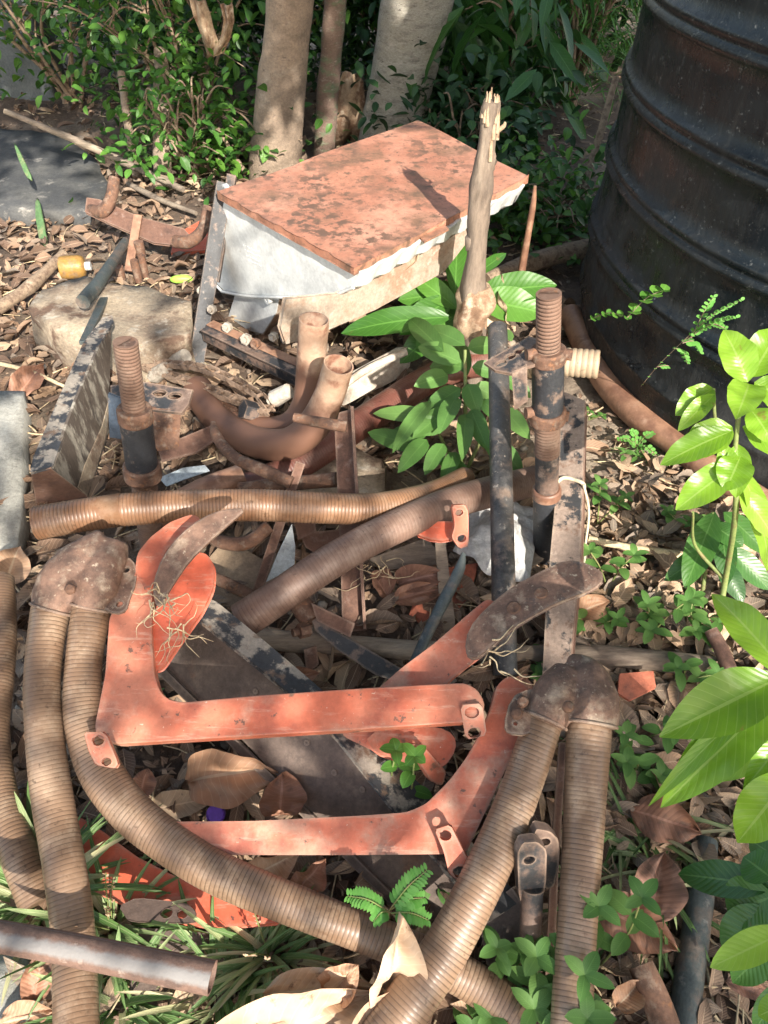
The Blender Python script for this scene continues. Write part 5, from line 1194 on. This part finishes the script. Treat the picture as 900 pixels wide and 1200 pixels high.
plant('mango_sapling', 'large glossy yellow green mango leaves close at the right edge', 'sapling', (960, 900, 0),
      [[(960, 1000, .0, 8), (950, 900, .25, 8), (925, 800, .42, 7)]],
      [((912, 795, .42), (776, 862, .38), 66, dict(bend=.35, face=.85)), ((915, 808, .41), (778, 943, .30), 56, dict(bend=.4, face=.8)), ((905, 800, .40), (760, 945, .30), 22, dict(bend=.9)), ((925, 795, .43), (836, 699, .40), 44, dict(bend=.5)), ((900, 815, .36), (805, 895, .30), 34),
       ((915, 840, .38), (850, 880, .3), 34), ((930, 905, .36), (866, 985, .28), 56, dict(face=.8)), ((925, 860, .36), (872, 925, .32), 30), ((925, 860, .34), (832, 915, .27), 36)], m_lmango, group=SG, lk=dict(a=.75, bb=1.05, wave=.10, nu=20, nv=6, fold=.2))
plant('mango_sapling', 'dark glossy broad leaves in the bottom right corner', 'sapling', (930, 1150, 0),
      [[(930, 1160, 0, 8), (915, 1100, .1, 7), (905, 1050, .16, 6)]],
      [((905, 1040, .17), (798, 1025, .10), 40), ((908, 1050, .17), (855, 1070, .12), 62), ((905, 1030, .18), (872, 1005, .17), 44), ((912, 1070, .16), (848, 1110, .10), 54), ((918, 1088, .22), (835, 1133, .2), 34, dict(r=1.0)), ((912, 1100, .12), (860, 1150, .06), 40), ((915, 1010, .18), (880, 985, .16), 30), ((925, 1150, .15), (885, 1205, .1), 30)], m_lmangod, group=SG)
t = thing('mango_sapling', 'single bright curled leaf at the bottom right edge', 'sapling', P(950, 1140, 0), SG)
g = G(); pxleaf(g, (925, 1090, .25), (834, 1133, .22), 36, .5, .1); pxleaf(g, (935, 1170, .25), (890, 1190, .22), 30, .5, .1); g.build('leaves', m_lmango, t)
g = G(); p, r = PT((950, 1140, .0, 6), (945, 1120, .15, 6), (925, 1092, .25, 5)); g.tube(p, r, seg=7); g.build('stem', m_stem, t)

# low herbs: stems with paired leaves and a rosette at the tip
def herb(label, px, py, h=.06, n=3, L=.034, W=.019, spread=.05, mat=m_lherb, z0=0.0, group='low green herbs', lean=(0, 0), name='herb'):
    b = P(px, py, z0); t = thing(name, label, 'herb', b, group); gs = G(); gl = G()
    for i in range(n):
        a = 2*pi*i/n + U(-.5, .5); sp = spread*(U(.4, 1) if n > 1 else .2); top = b + V((cos(a)*sp+lean[0], sin(a)*sp+lean[1], h*U(.6, 1.1))); mid = b.lerp(top, .5)+V((U(-.01, .01), U(-.01, .01), .012))
        gs.tube([b, mid, top], [.0016, .0013, .001], seg=6); an = U(0, 3)
        for lev in range(3):
            c = b.lerp(top, (.5, .78, 1)[lev]) if lev else mid; k = (1.0, 1.05, .75)[lev]; m_ = 2 if lev < 2 else 4
            for q in range(m_):
                aa = an + lev*1.4 + 2*pi*q/m_ + U(-.2, .2); d = V((cos(aa), sin(aa), .25 if lev < 2 else .5))
                gl.leaf(c, d, UP, L*k*U(.8, 1.15), W*k*U(.85, 1.1), .7, .12, 0, 6, 2, .6, .8)
    gs.build('stem', m_stem, t); gl.build('leaves', mat, t); return t
H_ = [('herb beside the foot of the channel bar', 686, 740, .05, 3, .032), ('trailing herb just right of the broad blade tip', 712, 690, .07, 3, .034), ('herb climbing along the cord on the channel bar', 700, 615, .10, 2, .03),
      ('herb among leaves left of the big right leaves', 762, 745, .07, 4, .036), ('herb next to the short red stake', 815, 745, .06, 4, .036),
      ('herb right of the steel boot near the tile fragment', 750, 870, .06, 3, .034), ('shaded herb between the grass and mango sprout', 740, 910, .05, 3, .036),
      ('herb in front of the tile fragment', 800, 800, .05, 3, .036), ('small herb left of the tank pipe foot', 735, 545, .04, 2, .02), ('tiny bright herb on the soil left of the tank pipe', 690, 492, .02, 2, .018),
      ('herb sprouting at the tip of the pale bamboo sliver', 800, 620, .04, 3, .026)]
for (lb, x, y, h, n, L) in H_: herb(lb, x, y, h, max(2, n-1), L*.9, L*.46, .045 if y > 560 else .03)
herb('leafy herb at the bottom edge between the right hoses', 640, 1195, .12, 5, .036, .020, .05, lean=(0, .01))
herb('herb leaning over the lower end of the right hose', 700, 1135, .13, 2, .034, .019, .03, lean=(0, .02))
herb('small herb right beside the slanting right hose near the bottom', 588, 1140, .09, 2, .028, .016, .02)
herb('green herb sprig growing in front of the steel beam', 472, 960, .14, 2, .026, .017, .02, lean=(0, .02), mat=m_lmid)
herb('herb shoot rising at the bottom edge left of centre hoses', 560, 1210, .05, 2, .03, .018, .02)
herb('low herb peeping under the lowest orange arm tab', 505, 1040, .03, 2, .022, .014, .02)
herb('small herb behind the upper end of the wooden pole', 632, 790, .03, 3, .026, .015, .03)
# ferny pinnate weeds
def fern(label, base, fronds, mat=m_lfern, lw=.0052, name='fern_weed', smat=m_stem, npair=12):
    b = P(*base); t = thing(name, label, 'weed', b); gs = G(); gl = G()
    for (a, c, k) in fronds:
        A, B2 = P(*a), P(*c); mid = A.lerp(B2, .5)+V((0, 0, .012)); gs.tube([A, mid, B2], [.0009, .0008, .0005], seg=5)
        for i in range(npair):
            f = .15+.85*i/(npair-1); q = (A.lerp(mid, f*2) if f < .5 else mid.lerp(B2, f*2-1)); d = (B2-A).normalized(); s_ = d.cross(UP).normalized(); L = lw*k*(1.5 if f < .8 else 1.1)
            for sg_ in (-1, 1): gl.leaf(q, s_*sg_+d*.35+V((0, 0, .1)), UP+V((0, -.6, 0)), L*1.5*(1-.35*abs(f-.5)), L*.55*(11/npair), .2, .05, 0, 4, 2, .45, .5)
    if base[2] == 0:
        gs.tube([b, P(*fronds[0][0])], [.0015, .0012], seg=6)
    gs.build('stem', smat, t); gl.build('leaflets', mat, t)
fern('bright ferny weed beside the upright pale dry leaf', (458, 1085, 0), [((455, 1068, .13), (408, 1050, .15), 1.1), ((455, 1068, .13), (500, 1020, .16), 1.2), ((458, 1070, .13), (502, 1078, .13), 1.1), ((458, 1066, .13), (496, 1052, .14), 1.1), ((455, 1068, .13), (438, 1080, .13), .9)])
fern('thin ferny sprig growing up against the black tank', (738, 465, .01), [((738, 470, .02), (800, 400, 0.297), .25), ((800, 400, 0.297), (868, 352, 0.400), 1.2), ((805, 398, 0.302), (862, 372, 0.380), 1.2), ((810, 396, 0.306), (836, 348, 0.390), 1.1), ((800, 402, 0.293), (820, 412, 0.262), 1.2), ((790, 408, 0.261), (806, 428, 0.199), 1), ((815, 390, 0.329), (850, 385, 0.349), 1.1), ((770, 430, 0.184), (792, 440, 0.144), .8)], name='fern_weed', smat=m_twig, npair=8)
fern('wiry twig with few leaves in front of the tank foot', (690, 375, 0.200), [((690, 375, 0.230), (735, 372, 0.280), .8), ((735, 372, 0.280), (778, 340, 0.340), 1.3)], m_lmid, .008, smat=m_twig, npair=4)
fern('tiny feathery green weed on the pale soil', (745, 525, 0), [((745, 525, .01), (725, 515, .03), 1), ((745, 525, .01), (765, 508, .04), 1), ((745, 525, .01), (740, 505, .04), 1), ((745, 525, .01), (770, 535, .02), 1)], npair=6)
# grass
def tuft(label, px, py, n, L, W, r0=.03, z0=0.0, tall=.9, heads=0, cat='grass tuft'):
    b = P(px, py, z0); t = thing('grass_tuft', label, cat, b, 'grass tufts'); g = G()
    for i in range(n):
        a = U(0, 2*pi); p = b + V((cos(a), sin(a), 0))*r0*U(0, 1); a2 = a+U(-.7, .7); l = L*U(.5, 1.1)
        g.leaf(p, (cos(a2)*(1-tall*.6), sin(a2)*(1-tall*.6), tall*U(.4, 1)), UP+V((cos(a2), sin(a2), 0))*-.5, l, W*U(.6, 1.2), U(.5, 2.0)*.9, .25, 0, 9, 2, .25, .6, twist=U(-.6, .6), r=R()**1.4)
    g.build('blades', m_grass, t)
    if heads:
        g = G()
        for i in range(heads):
            a = U(0, 2*pi); top = b+V((cos(a)*.03, sin(a)*.03, L*U(.7, 1.05))); g.tube([b, b.lerp(top, .6)+V((0, 0, .01)), top], [.0009, .0008, .0006], seg=5)
            hb = G()
            for k in range(12): q = top - (top-b).normalized()*.004*k; hb.leaf(q, ((-1)**k*.5, U(-.3, .3), .8), (0, -1, 0), .006, .0032, 0, 0, 0, 3, 2)
            hb.build('seed_head', m_bigdry, t)
        g.build('stalk', m_stem, t)
    return t
tuft('grass tuft over the far left hoses at the bottom left', 52, 1055, 55, .17, .009, .03, heads=0)
tuft('seeding grass tuft on the orange plate at bottom left', 132, 1090, 60, .12, .0075, .03, heads=4)
tuft('grass tuft below the worn pipe at bottom left', 140, 1180, 50, .10, .009, .03)
tuft('pale seeding grass tuft under the long lower hose', 315, 1120, 110, .10, .0065, .04, heads=3)
tuft('grass tuft at the bottom edge near the big pale leaf', 262, 1165, 70, .10, .006, .05)
tuft('long bladed green grass by the foot of the right hose', 735, 960, 50, .12, .006, .05, tall=.7)
tuft('dark grass tuft in the shade right of the right hose', 765, 1010, 70, .12, .006, .06, tall=.6)
tuft('sparse grass tuft near the lower right hose end', 728, 1050, 40, .10, .005, .05, tall=.6)
tuft('wispy grass between the soil and tank pipe', 755, 530, 30, .05, .003, .04, tall=.5)
tuft('thin grass blades behind the pale rough stone', 352, 540, 14, .06, .003, .02, tall=.5)
tuft('small green grass blades under the left orange shank', 195, 800, 10, .07, .007, .02, tall=.5)
tuft('little grass sprig under the lowest orange arm', 290, 1000, 8, .07, .004, .02, tall=.5)

# big dry leaves, each its own thing
def dleaf(label, b, t_, w_, mat=m_dryred, bend=.6, fold=.35, face=.5, twist=.3, wave=.25, r=None, side=(0, 0, 0), a=.75, bb=1.05, W_=None):
    g = G(); pxleaf(g, b, t_, w_, bend, fold, 22, 10, a, bb, wave, face, side, r, twist, .22 if W_ is None else W_)
    return tag(g.build('dry_leaf', mat, loc=P(*b)), label, 'dry leaf', 'large fallen dry leaves')
dleaf('tall pale dry leaf standing on edge beside the bright fern', (452, 1160, .05), (470, 1072, .17), 62, m_bigdry, .5, .45, .9, .3, .15, .8, (.2, -.5, 0))
dleaf('pale dry leaf curling below the upright one', (420, 1235, .05), (505, 1155, .07), 70, m_bigdry, .6, .4, .8, .5, .15, .3)
dleaf('very large pale dry leaf at the bottom edge', (255, 1235, .04), (450, 1168, .05), 78, m_bigdry, .7, .45, .6, .5, .25, .7, W_=.42)
dleaf('pale dry leaf behind the very large one at the bottom edge', (310, 1165, .05), (440, 1158, .05), 48, m_bigdry, .5, .3, .7, .3, .15, .6)
dleaf('pink brown dry leaf under the grass near the bottom edge', (385, 1165, .05), (420, 1130, .08), 44, m_bigdry, .5, .3, .8, .3, .15, .0)
dleaf('copper dry leaf with a pale underside below the upper orange arm', (220, 915, .03), (330, 905, .04), 62, m_bigdry, .9, .35, .5, .9, .2, .0)
dleaf('folded brown dry leaf against the beam foot', (328, 955, .03), (332, 905, .06), 52, m_dryred, .6, .4, .7, .4, .2, .3)
dleaf('curled brown leaf left of the wooden stake', (468, 685, .03), (520, 672, .05), 32, m_dryred, 1.0, .6, .6, .5, .1)
dleaf('brown leaf under the pale wooden stake', (462, 705, .03), (520, 690, .04), 26, m_dryred, .8, .5, .6, .4, .2)
dleaf('brown curled leaf at the far left by the concrete slab', (5, 685, .03), (22, 642, .06), 44, m_bigdry, .4, .3, .7, .2, .2, .2)
dleaf('large red brown leaf in the grass right of the hose', (760, 1080, .03), (778, 1000, .05), 58, m_dryred, .6, .35, .6, .3, .15)
dleaf('red brown leaf lying by the iron stub', (700, 1060, .02), (790, 1110, .02), 56, m_dryred, .6, .3, .6, .3, .2)
dleaf('brown leaf behind the grass at the right', (740, 950, .02), (820, 975, .03), 50, m_dryred, .7, .3, .6, .5, .2)
dleaf('small ochre leaf left of the iron stub', (722, 1180, .03), (752, 1150, .04), 30, m_bigdry, .8, .5, .6, .4, .2, 0)
dleaf('orange brown dry leaf at the bottom left edge', (0, 1200, .03), (62, 1185, .03), 36, m_bigdry, .5, .3, .6, .2, .15, .0)
dleaf('brown dry leaf hidden left of the bottom left hose', (40, 1175, .03), (52, 1110, .05), 34, m_dryred, .5, .4, .6, .2, .15)
dleaf('red brown dry leaf left of the buff stone', (15, 470, .02), (50, 430, .03), 30, m_dryred, .5, .3, .6, .2, .2)
dleaf('crumpled pale leaf under the lower orange arm', (300, 1025, .03), (350, 1000, .05), 36, m_bigdry, .8, .6, .6, .8, .3, .4)
dleaf('brown crumpled leaf right of the pale crumpled one', (352, 1040, .03), (380, 1005, .05), 34, m_dryred, .8, .6, .6, .8, .3)
dleaf('pointed brown leaf below the mid right blade', (640, 735, .02), (668, 690, .05), 30, m_dryred, .6, .4, .6, .3, .2)
dleaf('dry brown leaf between herbs on the right', (672, 722, .02), (712, 705, .03), 30, m_bigdry, .8, .4, .5, .6, .2, .0)
dleaf('brown leaf near the tank pipe end at right', (840, 655, .02), (890, 640, .03), 28, m_bigdry, .8, .4, .5, .6, .2, .5)
dleaf('small dry brown leaf at bottom right corner', (850, 1150, .03), (905, 1165, .03), 22, m_dryred, .8, .4, .5, .6, .2)

dleaf('pale crumpled dead leaf behind the hanger bracket', (575, 352, .14), (606, 388, .10), 34, m_bigdry, 1.2, .6, .8, 1.2, .3, .9)
dleaf('cream dry leaf folded beside the foot of the broken branch', (590, 350, .15), (565, 338, .15), 26, m_bigdry, 1.2, .6, .8, 1.2, .3, .7)
dleaf('torn dry leaf hanging below the lid edge', (492, 290, .28), (468, 325, .2), 26, m_bigdry, 1.0, .6, .8, 1.2, .3, .6)
dleaf('brown curled leaf wedged behind the left orange shank', (255, 770, .04), (275, 740, .05), 30, m_dryred, .9, .5, .6, .6, .2)
for k_, (x, y, a_, w_) in enumerate([(330, 800, .4, 24), (455, 700, 2.0, 28), (600, 820, 1.2, 26), (230, 640, 2.4, 24), (395, 930, .2, 30), (165, 930, 1.4, 28), (690, 900, 2.2, 26)]):
    lbs = ['leaf lying just under the upper orange arm', 'leaf under the upright rusty strap foot', 'leaf in the dark gap left of the right boot', 'leaf behind the left orange shank top', 'leaf against the lower beam edge', 'leaf between the two lower left hoses', 'leaf by the right hose and grass']
    dleaf('brown dry ' + lbs[k_], (x, y, .02), (x+cos(a_)*48, y-sin(a_)*30, .035), w_, m_dryred, .8, .45, .5, .5, .2)
